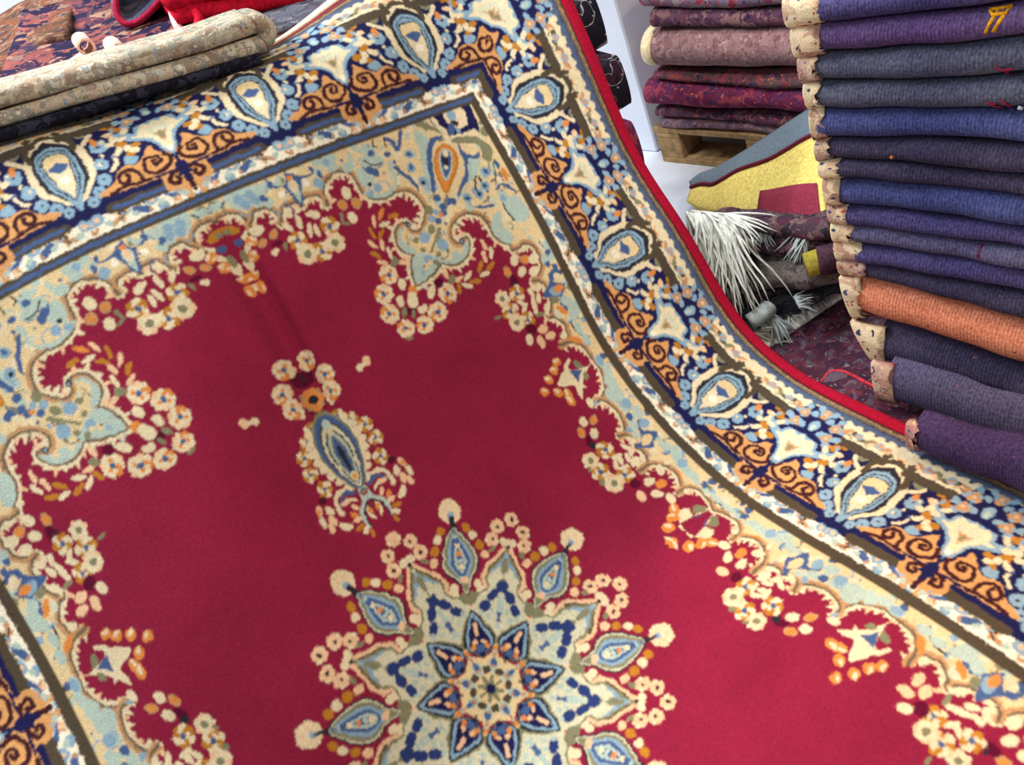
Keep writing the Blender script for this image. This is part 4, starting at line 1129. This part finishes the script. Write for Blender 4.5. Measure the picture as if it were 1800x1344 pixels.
# ------------------------------------------------------------------ floor, back wall, pillar
def setting(name,v,f,mat): o=mesh(name,v,f,mat,None,False);tag(o,kind='structure');return o
def slabbox(name,x0,y0,z0,x1,y1,z1,mat):
    v=[(x,y,z) for z in(z0,z1) for y in(y0,y1) for x in(x0,x1)]
    return setting(name,v,[(0,2,3,1),(4,5,7,6),(0,1,5,4),(2,6,7,3),(0,4,6,2),(1,3,7,5)],mat)
m_floor=plain('floor_concrete',(208,212,222),.06,6,.55,.05);m_wall=plain('wall_paint',(232,232,232),.02,4,.8,.03)
slabbox('floor',-4,-2.5,-.1,5,5.4,0,m_floor)
slabbox('wall_back',-4,5.4,-.1,5,5.55,3.2,m_wall)
slabbox('wall_left',-4.15,-2.5,-.1,-4,5.55,3.2,m_wall)
m_pil=plain('pillar_paint',(222,228,240),.02,5,.6,.03)
pc=at(1156,268,0);pc[2]=0
m=MB();w=.36;c=pc+FB*.18-FA*.18
m.box(c+np.array([0,0,1.6]),FB,FA,np.array([0,0,1.]),.18,.18,1.6,.006)
o=m.build('pillar',m_pil,None,False);tag(o,kind='structure')
# ------------------------------------------------------------------ pallet with a stack of patterned rugs
m_wood=plain('pallet_wood',(150,122,86),.22,30,.8,.4)
p0=at(1166,284,0);p0[2]=0
pal=empty('wooden_pallet',tuple(p0));tag(pal,'rough wooden pallet under the stack of patterned rugs beside the pillar','pallet')
def pbox(name,u0,u1,v0,v1,z0,z1):
    m=MB();c=p0+FA*(u0+u1)/2+FB*(v0+v1)/2;c=c+np.array([0,0,(z0+z1)/2]);m.box(c,FA,FB,np.array([0,0,1.]),(u1-u0)/2,(v1-v0)/2,(z1-z0)/2,.003);m.build(name,m_wood,pal,False)
PLW=.86
for u in(0,PLW/2-.06,PLW-.12):
    for v in(0,.36,.7): pbox('block',u,u+.1,v,v+.12,.022,.1)
for v in(0,.36,.7): pbox('bottom_board',0,PLW-.02,v,v+.12,0,.022)
for u in(0,PLW/2-.06,PLW-.12): pbox('stringer_board',u,u+.1,0,.82,.1,.118)
for v in(0,.12,.24,.36,.48,.6,.72): pbox('deck_board',-.01,PLW,v,v+.095,.118,.138)
def ps(stops,over,sc=30,s2=75,st=(1,1,1)): return motif('rug_pattern',stops,sc,.05,s2,over,st)
DK=[(0,(52,38,60)),(.35,(104,62,74)),(.6,(70,52,76)),(.85,(128,92,92))]
PK=[(0,(120,84,92)),(.4,(160,126,126)),(.7,(136,94,96)),(1,(176,150,146))]
RDP=[(0,(96,36,66)),(.4,(124,48,76)),(.6,(70,44,84)),(.85,(150,64,80))]
RDO=[(0,(58,44,84)),(.3,(180,70,84)),(.55,(196,110,84)),(.8,(84,60,104))]
PSTK=[  # left x, top,bottom at left, at right(x=1385), material, label
 (1122,-24,24,-26,20,ps([(0,(96,84,120)),(.35,(150,140,140)),(.6,(156,40,62)),(.8,(120,100,120))],RDO,30,90),'mauve and red striped rug at the top of the pallet stack'),
 (1142,24,63,20,56,ps(DK,[(0,(40,32,52)),(.4,(130,90,90)),(.7,(60,46,70))],42),'dark thin folded rug second from the top of the pallet stack'),
 (1131,63,128,56,136,ps(PK,[(0,(150,110,110)),(.3,(186,160,150)),(.6,(110,74,80)),(.85,(170,110,100))],60,120),'thick pinkish-brown folded rug with tiny rosettes and a cream left end'),
 (1148,130,150,136,167,ps([(0,(70,54,60)),(.4,(110,84,84)),(.7,(150,70,72)),(1,(84,66,90))],RDO,44),'brownish folded rug under the thick rosette rug, reddish towards its right'),
 (1133,150,191,168,205,ps(RDP,RDO,38,80),'plum and red folded rug jutting out to the left in the pallet stack'),
 (1152,192,210,206,226,ps(DK,RDO,44),'thin plum folded rug second from the bottom on the pallet'),
 (1162,209,233,226,250,ps([(0,(96,76,90)),(.4,(140,112,116)),(.7,(84,70,96)),(1,(130,90,90))],PK,50),'faded grey-mauve folded rug lying directly on the pallet'),
]
Q0=p0-FA*.0
PV=[.140,.140]
for k,(xl,tl,bl,tr,br,mt,lab) in reversed(list(enumerate(PSTK))):
    P=p0+FN*(.02 if k in(2,4) else 0)
    L0=on_plane(xl,tl,P,FN);L1=on_plane(xl,bl,P,FN);R0=on_plane(1385,tr,P,FN);R1=on_plane(1385,br,P,FN)
    A=(L0+L1)/2;B=(R0+R1)/2;hA=np.linalg.norm(L0-L1)*.95;hB=np.linalg.norm(R0-R1)*.95
    B2=A+(B-A)*1.25;hB2=hA+(hB-hA)*1.25;e=[]
    for q,hh,i in((A,hA,0),(B2,hB2,1)):
        t_=q[2]+hh/2;b_=max(q[2]-hh/2,PV[i]);t_=max(t_,b_+.026);PV[i]=t_+.002;q[2]=(t_+b_)/2;e.append(t_-b_)
    hA,hB2=e
    o,R=folded_rug('folded_rug',A,B2,hA,hB2,.62+.02*(k%2),FB,mt,lab,'rug','patterned rugs stacked on the pallet',seed=40+k,amp=.004,nose=.6,n=30,sag=.0)
    if k==2:
        m=MB();rr=[]
        for t in(0,.5,1):rr.append([R[0][j]-FA*(-.03+.036*t)+FN*.005 for j in range(15)]+[R[0][j]-FA*(-.03+.036*t)-FN*.008 for j in range(14,-1,-1)])
        m.sweep(rr);tag(m.build('border_edge',m_cream,o),'cream left end')
# ------------------------------------------------------------------ folded yellow, maroon and grey felt rug
m_gry=plain('felt_grey',(112,126,136),.10,160);m_yel=plain('felt_yellow',(250,212,116),.12,120);m_mar=plain('felt_maroon',(146,54,72),.10,160);m_pip=plain('piping_maroon',(110,40,54),.1,200)
fr=empty('felt_rug',tuple(at(1300,372,.02)));tag(fr,'grey-backed yellow and maroon felt rug folded on the floor behind the fringed pile','rug')
TP=[(1214,330),(1233,323),(1252,326),(1271,315),(1298,298),(1349,283),(1385,262),(1412,245),(1440,232)]   # the piped edge
BT=[(1206,352),(1224,368),(1250,376),(1275,388),(1300,396),(1350,400),(1390,402),(1425,404),(1455,406)]
GT=[(1212,322),(1230,303),(1252,297),(1280,281),(1310,263),(1345,240),(1378,218),(1412,196),(1440,180)]
ZT=[.10,.13,.15,.18,.21,.25,.28,.31,.33]
n=len(TP);top=[at(TP[i][0],TP[i][1],ZT[i]) for i in range(n)]
bot=[at(BT[i][0],BT[i][1],ZT[i]*.62) for i in range(n)]
gre=[at(GT[i][0],GT[i][1],ZT[i]-.02) for i in range(n)]
def sheet(name,rows,mat,parent,th=.012):
    """a felt sheet through rows of points, with thickness"""
    rows=np.array(rows,float);h,w=rows.shape[:2];nn=np.cross(np.gradient(rows,axis=1),np.gradient(rows,axis=0));nn/=np.linalg.norm(nn,axis=2)[...,None]+1e-9
    if (nn*(np.array([0,0,CAMH])-rows)).sum()<0:nn=-nn
    A=rows.reshape(-1,3);B=(rows-nn*th).reshape(-1,3);K=h*w;f=[]
    for j in range(h-1):
        for i in range(w-1):
            a=j*w+i;f+=[(a,a+1,a+w+1,a+w),(K+a+w,K+a+w+1,K+a+1,K+a)]
    for i in range(w-1):f+=[(i,K+i,K+i+1,i+1),((h-1)*w+i+1,K+(h-1)*w+i+1,K+(h-1)*w+i,(h-1)*w+i)]
    for j in range(h-1):f+=[(j*w+w,K+j*w+w,K+j*w,j*w),(j*w+w-1,K+j*w+w-1,K+j*w+2*w-1,j*w+2*w-1)]
    return mesh(name,np.vstack([A,B]),f,mat,parent)
def dens(P,m=40):
    P=np.array(P,float);s=np.arange(len(P));t=np.linspace(0,len(P)-1,m);return np.stack([np.interp(t,s,P[:,c]) for c in range(3)],1)
def smooth(P,k=3):
    for _ in range(k): P=np.vstack([P[:1],(P[:-2]+2*P[1:-1]+P[2:])/4,P[-1:]])
    return P
T_=smooth(dens(top));B_=smooth(dens(bot));G_=smooth(dens(gre))
sheet('yellow_face',[lerp(T_,B_,t)+np.array([-.02,-.03,0])*np.sin(np.pi*t)[...,None] if hasattr(t,'shape') else lerp(T_,B_,t)+np.array([-.02,-.03,.0])*np.sin(np.pi*t) for t in np.linspace(0,1,10)],m_yel,fr)
sheet('grey_back',[lerp(T_,G_,t)+np.array([0,0,.015])*np.sin(np.pi*t) for t in np.linspace(0,1,8)],m_gry,fr)
m=MB();m.tube(T_+np.array([0,-.002,.003]),.006,8);m.build('piping',m_pip,fr)
def onface(u,v):  # patch point on the yellow face
    i=u*39;a=int(min(i,38));t=i-a
    p=lerp(lerp(T_[a],T_[a+1],t),lerp(B_[a],B_[a+1],t),v)+np.array([-.02,-.03,0])*np.sin(np.pi*v);return p+np.array([-.004,-.006,.002])
def facepix(x,y):
    best=None
    for u in np.linspace(0,1,81):
        for v in np.linspace(0,1,31):
            p=onface(u,v);c=(p-np.array([0,0,CAMH]))@CM;d=(c[0]/c[2]*1600+900-x)**2+(c[1]/c[2]*1600+672-y)**2
            if best is None or d<best[0]:best=(d,u,v)
    return best[1:]
q=[facepix(*p) for p in((1337,334),(1436,321),(1446,404),(1326,388))]
rows=[]
for t in np.linspace(0,1,6):
    rows.append([onface(lerp(lerp(q[0][0],q[1][0],s),lerp(q[3][0],q[2][0],s),t),lerp(lerp(q[0][1],q[1][1],s),lerp(q[3][1],q[2][1],s),t)) for s in np.linspace(0,1,14)])
sheet('maroon_panel',rows,m_mar,fr,.003)
# ------------------------------------------------------------------ heap of fringed rugs on the floor
m_fr=plain('fringe_cotton',(232,232,220),.10,60,.9,.3);m_frp=plain('fringe_grey',(168,176,172),.12,60,.9,.3)
HP=[ # left px, right px, half-thickness px, height of the fold centre, colours, label
 ((1222,404),(1455,414),.046,.285,[(0,(86,46,62)),(.35,(64,50,58)),(.6,(120,92,92)),(.85,(50,42,50))],'dark plum folded rug on top of the fringed heap'),
 ((1235,445),(1475,432),.055,.235,[(0,(56,42,56)),(.35,(86,60,72)),(.6,(130,98,98)),(.85,(46,38,48))],'plum rug with two white fringe tufts in the fringed heap, second from its top'),
 ((1250,508),(1520,486),.075,.165,[(0,(92,82,84)),(.35,(120,108,104)),(.6,(104,96,84)),(.85,(74,66,72))],'grey-brown rolled rug running across the middle of the fringed heap'),
 ((1258,540),(1490,490),.055,.10,[(0,(60,48,60)),(.35,(86,68,80)),(.6,(84,78,66)),(.85,(48,40,52))],'dark purple-grey rug low in the fringed heap'),
 ((1300,572),(1480,512),.040,.065,[(0,(70,76,84)),(.35,(54,54,66)),(.6,(96,100,100)),(.85,(46,46,56))],'slate-coloured rug at the bottom of the fringed heap'),
]
HR=[]
for k,(a,b,h,z,st,lab) in enumerate(HP):
    A=at(a[0],a[1],z);B=at(b[0],b[1],z);d=(B-A)/np.linalg.norm(B-A);bk=np.array([-d[1],d[0],0]);bk=bk if bk[1]>0 else -bk
    mt=motif('heap_rug_%d'%k,st,44,.06,120,st)
    o,R=folded_rug('fringed_rug',A,B,h,h,(.055,.12,.16,.2,.22)[k],bk,mt,lab,'rug','rugs in the fringed heap',seed=70+k,amp=.010,nose=.6,n=30)
    HR.append((o,A,B,d,bk,h))
def fringe(o,P0,P1,dirv,L,n,mat,seed,r=.0022,spread=.5,name='fringe'):
    g=np.random.RandomState(seed);m=MB()
    for i in range(n):
        t=g.uniform(0,1);p=lerp(P0,P1,t);d=np.asarray(dirv,float);d=d/np.linalg.norm(d)+g.normal(0,spread*.35,3);l=L*g.uniform(.55,1.1)
        pts=[p]
        for s in range(5):
            d=d+np.array([0,0,-.12])+g.normal(0,.12,3);d/=np.linalg.norm(d);p=p+d*l/5;p=np.array([p[0],p[1],max(p[2],.006)]);pts.append(p)
        m.tube(np.array(pts),[r*q for q in(1.2,1.3,1.1,1.,.8,.3)],5)
    f=m.build(name,mat,o);tag(f,'pale cotton fringe');return f
def px3(x,y,z): return at(x,y,z)
fringe(HR[0][0],px3(1205,372,.33),px3(1285,384,.33),px3(1320,560,.14)-px3(1262,390,.34),.26,150,m_fr,1,.0030,.42)
fringe(HR[0][0],px3(1215,370,.335),px3(1290,378,.335),px3(1345,420,.28)-px3(1270,380,.33),.14,70,m_fr,2,.0026,.8)
fringe(HR[1][0],px3(1322,400,.28),px3(1345,402,.28),px3(1338,440,.24)-px3(1332,400,.28),.055,50,m_frp,3,.0024,.8)
fringe(HR[1][0],px3(1405,398,.28),px3(1428,402,.28),px3(1400,455,.22)-px3(1418,400,.28),.09,70,m_frp,4,.0026,.6)
fringe(HR[3][0],px3(1395,520,.13),px3(1405,540,.12),px3(1425,530,.11)-px3(1398,528,.13),.05,50,m_frp,5,.0024,.8)
fringe(HR[4][0],px3(1328,512,.10),px3(1345,530,.10),px3(1330,545,.06)-px3(1335,515,.10),.07,30,m_frp,6,.0026,.5)
m=MB();m.tube(smooth(dens([px3(1318,566,.10),px3(1345,548,.11),px3(1352,540,.11)],12)),[.022]*12,10);tag(m.build('rolled_end',m_frp,HR[4][0]),'pale grey rolled end')
fringe(HR[4][0],px3(1345,545,.09),px3(1360,555,.09),px3(1380,580,.05)-px3(1350,548,.09),.09,40,m_frp,7,.0026,.5)
rl=empty('rolled_rug',tuple(at(1440,470,.20)));tag(rl,'small olive-yellow rolled rug end beside the tall stack, on the fringed heap','rug')
m=MB();m.tube(np.array([at(1416,466,.235),at(1438,460,.235),at(1462,454,.235)]),[.030,.032,.031],16);m.build('roll',plain('olive_felt',(150,134,52),.12,120),rl)
m=MB();m.tube(np.array([at(1438,459,.236),at(1448,457,.236),at(1480,450,.236)]),[.036,.037,.036],16);tag(m.build('wrap',motif('plum_wrap',[(0,(60,40,52)),(.5,(84,54,66)),(.8,(50,38,50))],50,.04,110),rl),'dark plum wrap')
# flat red tribal rug with a white fringe along its far edge
TR=[(0,(78,40,54)),(.3,(58,38,54)),(.5,(104,46,58)),(.7,(76,54,68)),(.9,(96,80,90))]
TO=[(0,(48,34,50)),(.3,(156,62,62)),(.42,(128,118,124)),(.55,(84,40,56)),(.85,(58,56,88))]
rt=empty('tribal_rug',tuple(at(1480,620,.03)));tag(rt,'dark red tribal rug with a white fringed edge, flat beside the tall stack','rug')
e0=at(1350,612,.022);e1=at(1490,518,.022);dv=(e1-e0);dn=np.array([-dv[1],dv[0],0]);dn/=np.linalg.norm(dn);dn=dn if dn[1]<0 else -dn
e1=e0+dv*1.25
rows=[lerp(e0,e1,0)+0*dn]
rows=[[lerp(e0-dv*.12,e1,s)+dn*t*.47+np.array([0,0,.004*np.sin(6*s+3*t)*(t>.05)]) for s in np.linspace(0,1,30)] for t in np.linspace(0,1,24)]
sheet('pile',rows,motif('tribal_pattern',TR,55,.03,110,TO),rt,.012)
m=MB();a=at(1440,655,.055);b=at(1535,672,.055);c=at(1462,640,.055)
m.tube(smooth(dens([at(1440,676,.022),at(1458,652,.022),at(1484,652,.022),at(1545,684,.022)],24)),.0045,6)
tag(m.build('bright_band',plain('tribal_red',(190,52,64),.15,80),rt),'bright red band')
fringe(rt,e0-dv*.05,e0+dv*1.0,-dn+np.array([0,0,.25]),.065,520,m_fr,8,.0028,.6)
fringe(rt,e0-dv*.05,e0+dv*.35,-dn+np.array([-.4,0,.2]),.10,160,m_fr,9,.0026,.9)
# ------------------------------------------------------------------ the pile that carries the carpet
UV=np.array([.968,.250,0.]);VV=np.array([-.250,.968,0.])
LV=[(.012,.15,1.60,[(0,(70,40,56)),(.5,(110,60,70)),(.8,(60,50,80))]),(.155,.30,1.72,DK),(.305,.44,1.83,[(0,(40,36,52)),(.5,(84,70,84)),(.8,(120,100,104))]),(.445,.58,1.92,RDP),(.585,.72,1.99,[(0,(30,28,38)),(.5,(40,36,46)),(.62,(190,188,184)),(.72,(36,30,42)),(.9,(60,34,46))]),(.725,.86,2.07,[(0,(30,28,38)),(.45,(40,36,46)),(.6,(206,204,200)),(.7,(36,32,42))]),(.865,.99,2.15,[(0,(34,30,40)),(.5,(52,44,54)),(.7,(196,192,190)),(.8,(50,34,44))]),(.993,1.062,2.27,[(0,(60,46,44)),(.5,(84,64,56)),(.8,(50,40,44))])]
for k,(z0,z1,v0,st) in enumerate(LV):
    h=z1-z0;uR=(1.03,1.04,1.045,1.078,1.132,1.158,1.156,.95)[k];A=UV*-1.0+VV*v0+np.array([0,0,(z0+z1)/2]);B=UV*uR+VV*v0+np.array([0,0,(z0+z1)/2])
    folded_rug('folded_rug',A,B,h,h,.85-.06*k,VV,motif('pile_rug_%d'%k,st,30,.05,70,st),
      ['plum folded rug on the floor under the crimson carpet','dark folded rug second from the floor under the crimson carpet','slate folded rug third from the floor under the crimson carpet','red folded rug in the middle of the pile under the crimson carpet','black and white folded rug third from the top under the crimson carpet','black rug with white flecks second from the top under the crimson carpet','black rug with white flecks directly under the crimson carpet corner','dark brown rug on top of the pile, behind the crimson carpet edge'][k],'rug','rugs piled under the crimson carpet',seed=100+k,amp=.0,nose=.12,n=30)
# ------------------------------------------------------------------ pale folded rug lying on the carpet's top edge
PALE=[(0,(176,156,130)),(.25,(136,114,100)),(.45,(206,196,174)),(.65,(130,132,120)),(.85,(196,176,150))]
PALO=[(0,(204,190,160)),(.25,(150,158,104)),(.45,(150,116,98)),(.62,(136,156,170)),(.8,(226,216,194))]
m_pale=motif('pale_rug',PALE,52,.06,95,PALO)
pr=empty('folded_rug',tuple(atd(250,150,1.95)));tag(pr,'pale cream and taupe flowered rug folded in a long roll on the crimson carpet edge','rug')
def twofold(o,L,Rr,h,mat,bk,depth,names,gap=.98,n=40,seed=5,amp=.003,lt=1.):
    for i,nm in enumerate(names):
        hl=h*lt;m=MB();RR=slab_rings(np.asarray(L)+np.array([0,0,hl*(i+.5)*gap]),np.asarray(Rr)+np.array([0,0,h*(i+.5)*gap]),hl*(.92 if i==0 else 1.),h*(.92 if i==0 else 1.),depth,bk,n,seed=seed+i,amp=amp,nose=.55);m.sweep(RR)
        b=m.build(nm,mat,o);add_run(b,1.,n,len(RR[0]))
PL=atd(-60,247,1.70);PR=atd(474,94,1.92)
twofold(pr,PL,PR,.041,m_pale,VV,.13,['lower_fold','upper_fold'],lt=.80)
m=MB()  # rounded turn joining the two folds at the right end
cc=PR+np.array([0,0,.041]);rr=[]
for q in np.linspace(-np.pi/2,np.pi/2,12):
    ct=cc+UV*(.026*np.cos(q))+np.array([0,0,.0205*np.sin(q)])
    n_=UV*np.cos(q)+np.array([0,0,1.])*np.sin(q)
    rr.append([ct+n_*a+VV*b_ for a,b_ in((-.019,.02),(.0,.004),(.015,.012),(.019,.06),(.019,.12),(-.019,.12))])
m.sweep(rr);m.build('turned_end',m_pale,pr)
folded_rug('folded_rug',atd(-60,259,1.695),atd(460,104,1.91),.024,.024,.16,VV,motif('gap_shadow',[(0,(22,20,30)),(.5,(30,28,38)),(.8,(50,50,62))],46,.05,100),'near-black strip standing in for the shadow between the pale folded rug and the crimson carpet','rug',seed=37,amp=.002)  # near-black slab put in as the shadow gap under the pale rug
# ------------------------------------------------------------------ rugs on top of the pile, behind
def heaprug(name,rows,mat,label,th=.02,part='pile'):
    rows=np.array(rows,float);o=empty(name,tuple(rows.reshape(-1,3).mean(0)-np.array([0,0,.03])));tag(o,label,'rug');sheet(part,rows,mat,o,th);return o
SAL=[(0,(30,26,50)),(.3,(40,32,56)),(.45,(128,72,66)),(.65,(112,62,60)),(.8,(44,36,58)),(.93,(140,108,90))]
SALO=[(0,(32,28,54)),(.35,(134,80,72)),(.55,(140,116,96)),(.72,(36,30,56)),(.88,(116,60,56))]
def patch(p00,p10,p01,p11,nu=24,nv=16,wav=.012,seed=0):
    g=np.random.RandomState(seed);a,b,c=g.uniform(0,6,3)
    return [[lerp(lerp(p00,p10,s),lerp(p01,p11,s),t)+np.array([0,0,wav*(np.sin(7*s+a)+np.sin(9*t+b)+.6*np.sin(13*s+11*t+c))]) for s in np.linspace(0,1,nu)] for t in np.linspace(0,1,nv)]
heaprug('patterned_rug',patch(atd(-20,215,2.02),atd(330,88,2.20),atd(40,20,2.62),atd(420,-60,2.75),seed=1,wav=.007),motif('navy_salmon',SAL,30,.06,66,SALO),'navy rug with salmon flowers heaped behind the pale folded rug',.03)
BRN=[(0,(70,52,44)),(.3,(116,70,48)),(.5,(56,44,48)),(.7,(130,96,78)),(.9,(80,60,46))]
heaprug('patterned_rug',patch(atd(-60,150,2.30),atd(118,60,2.40),atd(-60,44,2.80),atd(130,-30,2.80),seed=2,wav=.006),motif('brown_orange',BRN,32,.06,70,[(0,(126,74,46)),(.4,(66,56,48)),(.6,(140,118,104)),(.8,(48,40,54))]),'brown and orange patterned rug at the upper left, above the navy flowered rug',.03)
# pale pink rug with curled corners
m_pink=plain('pink_pile',(216,178,160),.16,30);m_pinkm=motif('pink_flower',[(0,(204,150,132)),(.4,(226,196,176)),(.7,(196,128,112)),(1,(214,184,160))],22,.06,50)
ck=heaprug('curled_rug',patch(atd(-20,196,1.86),atd(215,118,1.93),atd(30,140,2.02),atd(190,96,2.04),seed=3,wav=.003),m_pinkm,'pale pink rug with two curled edges lying just behind the pale folded rug',.012)
def curl(c,axis,r,turns,L,mat,parent,th=.006,lead=.09):
    """rolled edge: spiral cross section swept along the axis"""
    axis=np.asarray(axis,float)/np.linalg.norm(axis);sx=np.array(UV);up=np.array([0,0,1.]);P=[]
    for q in np.linspace(0,turns*2*np.pi,34):
        rad=r*(1-.45*q/(turns*2*np.pi));P.append((rad*np.cos(-np.pi/2-q*-1),rad*np.sin(-np.pi/2+q)))
    P=[(-lead+(lead)*t,-r+ -.01*(1-t)) for t in np.linspace(0,.9,6)]+P
    P=np.array(P);T=np.gradient(P,axis=0);T/=np.linalg.norm(T,axis=1)[:,None]+1e-9;Nn=np.stack([-T[:,1],T[:,0]],1);loop=np.vstack([P+Nn*th/2,(P-Nn*th/2)[::-1]])
    m=MB();m.sweep([[np.asarray(c)+sx*a+up*b+axis*l for a,b in loop] for l in np.linspace(0,L,5)]);return m.build('curled_edge',mat,parent)
curl(atd(208,92,1.98),VV,.021,.9,.12,m_pink,ck);curl(atd(150,84,2.06),VV,.022,.9,.12,m_pink,ck)
# folded rug seen end on, its red selvedge making a loop
lp=empty('looped_rug',tuple(atd(250,40,2.35)));tag(lp,'folded rug seen end-on, its red selvedge making a teardrop loop','rug')
m_dkb=motif('dark_blue_back',[(0,(48,48,70)),(.4,(84,88,104)),(.7,(54,50,74)),(1,(120,110,116))],24,.05,60);m_sel=plain('selvedge_red',(140,26,52),.12,120)
LPX=[(330,-60),(300,-20),(268,18),(243,40),(222,44),(208,32),(203,12),(206,-12),(222,-40),(245,-75)]
C0=smooth(dens([atd(x,y,2.34) for x,y in LPX],50),4)
ray_b=np.array([-.12,.97,.05])
def ribbon(name,P,bk,L,th,mat,parent):
    cen=P.mean(0);T=np.gradient(P,axis=0);m=MB();rings=[]
    for i in range(len(P)):
        t=T[i]/np.linalg.norm(T[i]);nn=np.cross(t,bk);nn/=np.linalg.norm(nn)
        rings.append([P[i]+nn*th,P[i]+nn*th+bk*L,P[i]-nn*th+bk*L,P[i]-nn*th])
    m.sweep(rings);return m.build(name,mat,parent)
ribbon('body',C0+ray_b*.012,ray_b,.45,.009,m_dkb,lp)
m=MB();m.tube(C0,.0085,8);tag(m.build('selvedge',m_sel,lp),'red selvedge')
# bright red folded rug
rd=empty('folded_rug',tuple(atd(480,40,2.25)));tag(rd,'bright red folded rug behind the pale folded rug, at the top edge of the photo','rug')
m_brd=plain('bright_red_pile',(196,22,48),.14,90);m_brp=motif('red_plum',[(0,(90,40,70)),(.4,(150,60,90)),(.7,(80,60,96)),(1,(176,120,130))],30,.05,70)
twofold(rd,atd(318,50,2.30),atd(700,-18,2.26),.050,m_brd,VV,.4,['lower_fold','upper_fold'],seed=9,amp=.006)
m=MB();Pq=smooth(dens([atd(322,-22,2.33),atd(304,2,2.33),atd(304,28,2.32),atd(316,52,2.31),atd(326,66,2.30)],20))
m.tube(Pq,[.012]*20,8);tag(m.build('fringed_edge',plain('pink_edge',(226,176,176),.1,60),rd),'pinkish white edge')
m=MB();m.tube(smooth(dens([atd(318,12,2.29),atd(340,14,2.28),atd(352,30,2.28),atd(348,48,2.28),atd(360,58,2.27)],20)),.013,8);m.build('turned_corner',m_brd,rd)
# dark patterned rugs right behind the carpet corner
DKG=[(0,(44,42,56)),(.4,(96,98,108)),(.6,(60,54,66)),(.9,(120,116,120))]
folded_rug('folded_rug',atd(300,116,2.14),atd(640,16,2.10),.034,.034,.45,VV,motif('dark_grey_flower',DKG,30,.05,70),'dark grey flowered rug squeezed under the bright red one','rug',seed=31,amp=.002)
folded_rug('folded_rug',atd(330,138,2.06),atd(660,34,2.05),.030,.030,.45,VV,motif('maroon_band',[(0,(84,30,42)),(.5,(110,44,52)),(.8,(70,30,44))],20,.05,60),'dark maroon folded rug below the grey flowered one, touching the carpet top edge','rug',seed=33,amp=.002)
# ------------------------------------------------------------------ light
def area(name,loc,rot,sx,sy,power,col):
    l=bpy.data.lights.new(name,'AREA');l.shape='RECTANGLE';l.size=sx;l.size_y=sy;l.energy=power;l.color=col
    o=bpy.data.objects.new(name,l);o.location=loc;o.rotation_euler=rot;COL.objects.link(o);return o
area('ceiling_or_fill_lamp',(-1.3,2.8,3.0),(0,0,math.radians(15)),1.2,.5,135,(.93,.97,1.0))
area('ceiling_or_fill_lamp',(1.5,.15,2.9),(0,0,math.radians(15)),.7,.4,40,(1.0,.74,.46))
area('ceiling_or_fill_lamp',(1.5,2.5,3.0),(0,0,math.radians(15)),1.0,.4,34,(.90,.95,1.0))  # unseen lamp, kept for its light on the pallet stack
area('ceiling_or_fill_lamp',(-1.5,.2,2.95),(0,0,math.radians(15)),.8,.4,30,(.92,.95,1.0))  # added fill from the left front, brightens that side of the carpet
sl=bpy.data.lights.new('ceiling_or_fill_spot','SPOT');sl.energy=132;sl.color=(1.,.50,.20);sl.spot_size=math.radians(30);sl.spot_blend=.6;sl.shadow_soft_size=.06
so=bpy.data.objects.new('ceiling_or_fill_spot',sl);so.location=(1.0,.5,2.9);COL.objects.link(so)
so.rotation_euler=(Vector((.52,.72,.05))-so.location).to_track_quat('-Z','Y').to_euler()
s2=bpy.data.lights.new('ceiling_or_fill_spot','SPOT');s2.energy=110;s2.color=(.92,.96,1.);s2.spot_size=math.radians(44);s2.spot_blend=.6;s2.shadow_soft_size=.08  # added unseen spot, brightens the aisle and the fringed heap
so2=bpy.data.objects.new('ceiling_or_fill_spot',s2);so2.location=(.62,1.75,2.95);COL.objects.link(so2)
so2.rotation_euler=(Vector((.95,2.15,.0))-so2.location).to_track_quat('-Z','Y').to_euler()
wd=bpy.data.worlds.new('shop_light');SC.world=wd;wd.use_nodes=True
bg=wd.node_tree.nodes['Background'];bg.inputs[0].default_value=(.92,.95,1.,1);bg.inputs[1].default_value=.30
# ------------------------------------------------------------------ camera
cd=bpy.data.cameras.new('camera');cam=bpy.data.objects.new('camera',cd);COL.objects.link(cam)
cd.sensor_fit='HORIZONTAL';cd.sensor_width=36;cd.lens=1600/1800*36;cd.clip_start=.02;cd.clip_end=60
Mx=Matrix([[CM[i][0],-CM[i][1],-CM[i][2],0] for i in range(3)]+[[0,0,0,1]]);Mx.translation=Vector((0,0,CAMH));cam.matrix_world=Mx
SC.camera=cam
vs=SC.view_settings;vs.view_transform='Standard';vs.look='None';vs.gamma=1;vs.use_curve_mapping=False;vs.exposure=.0
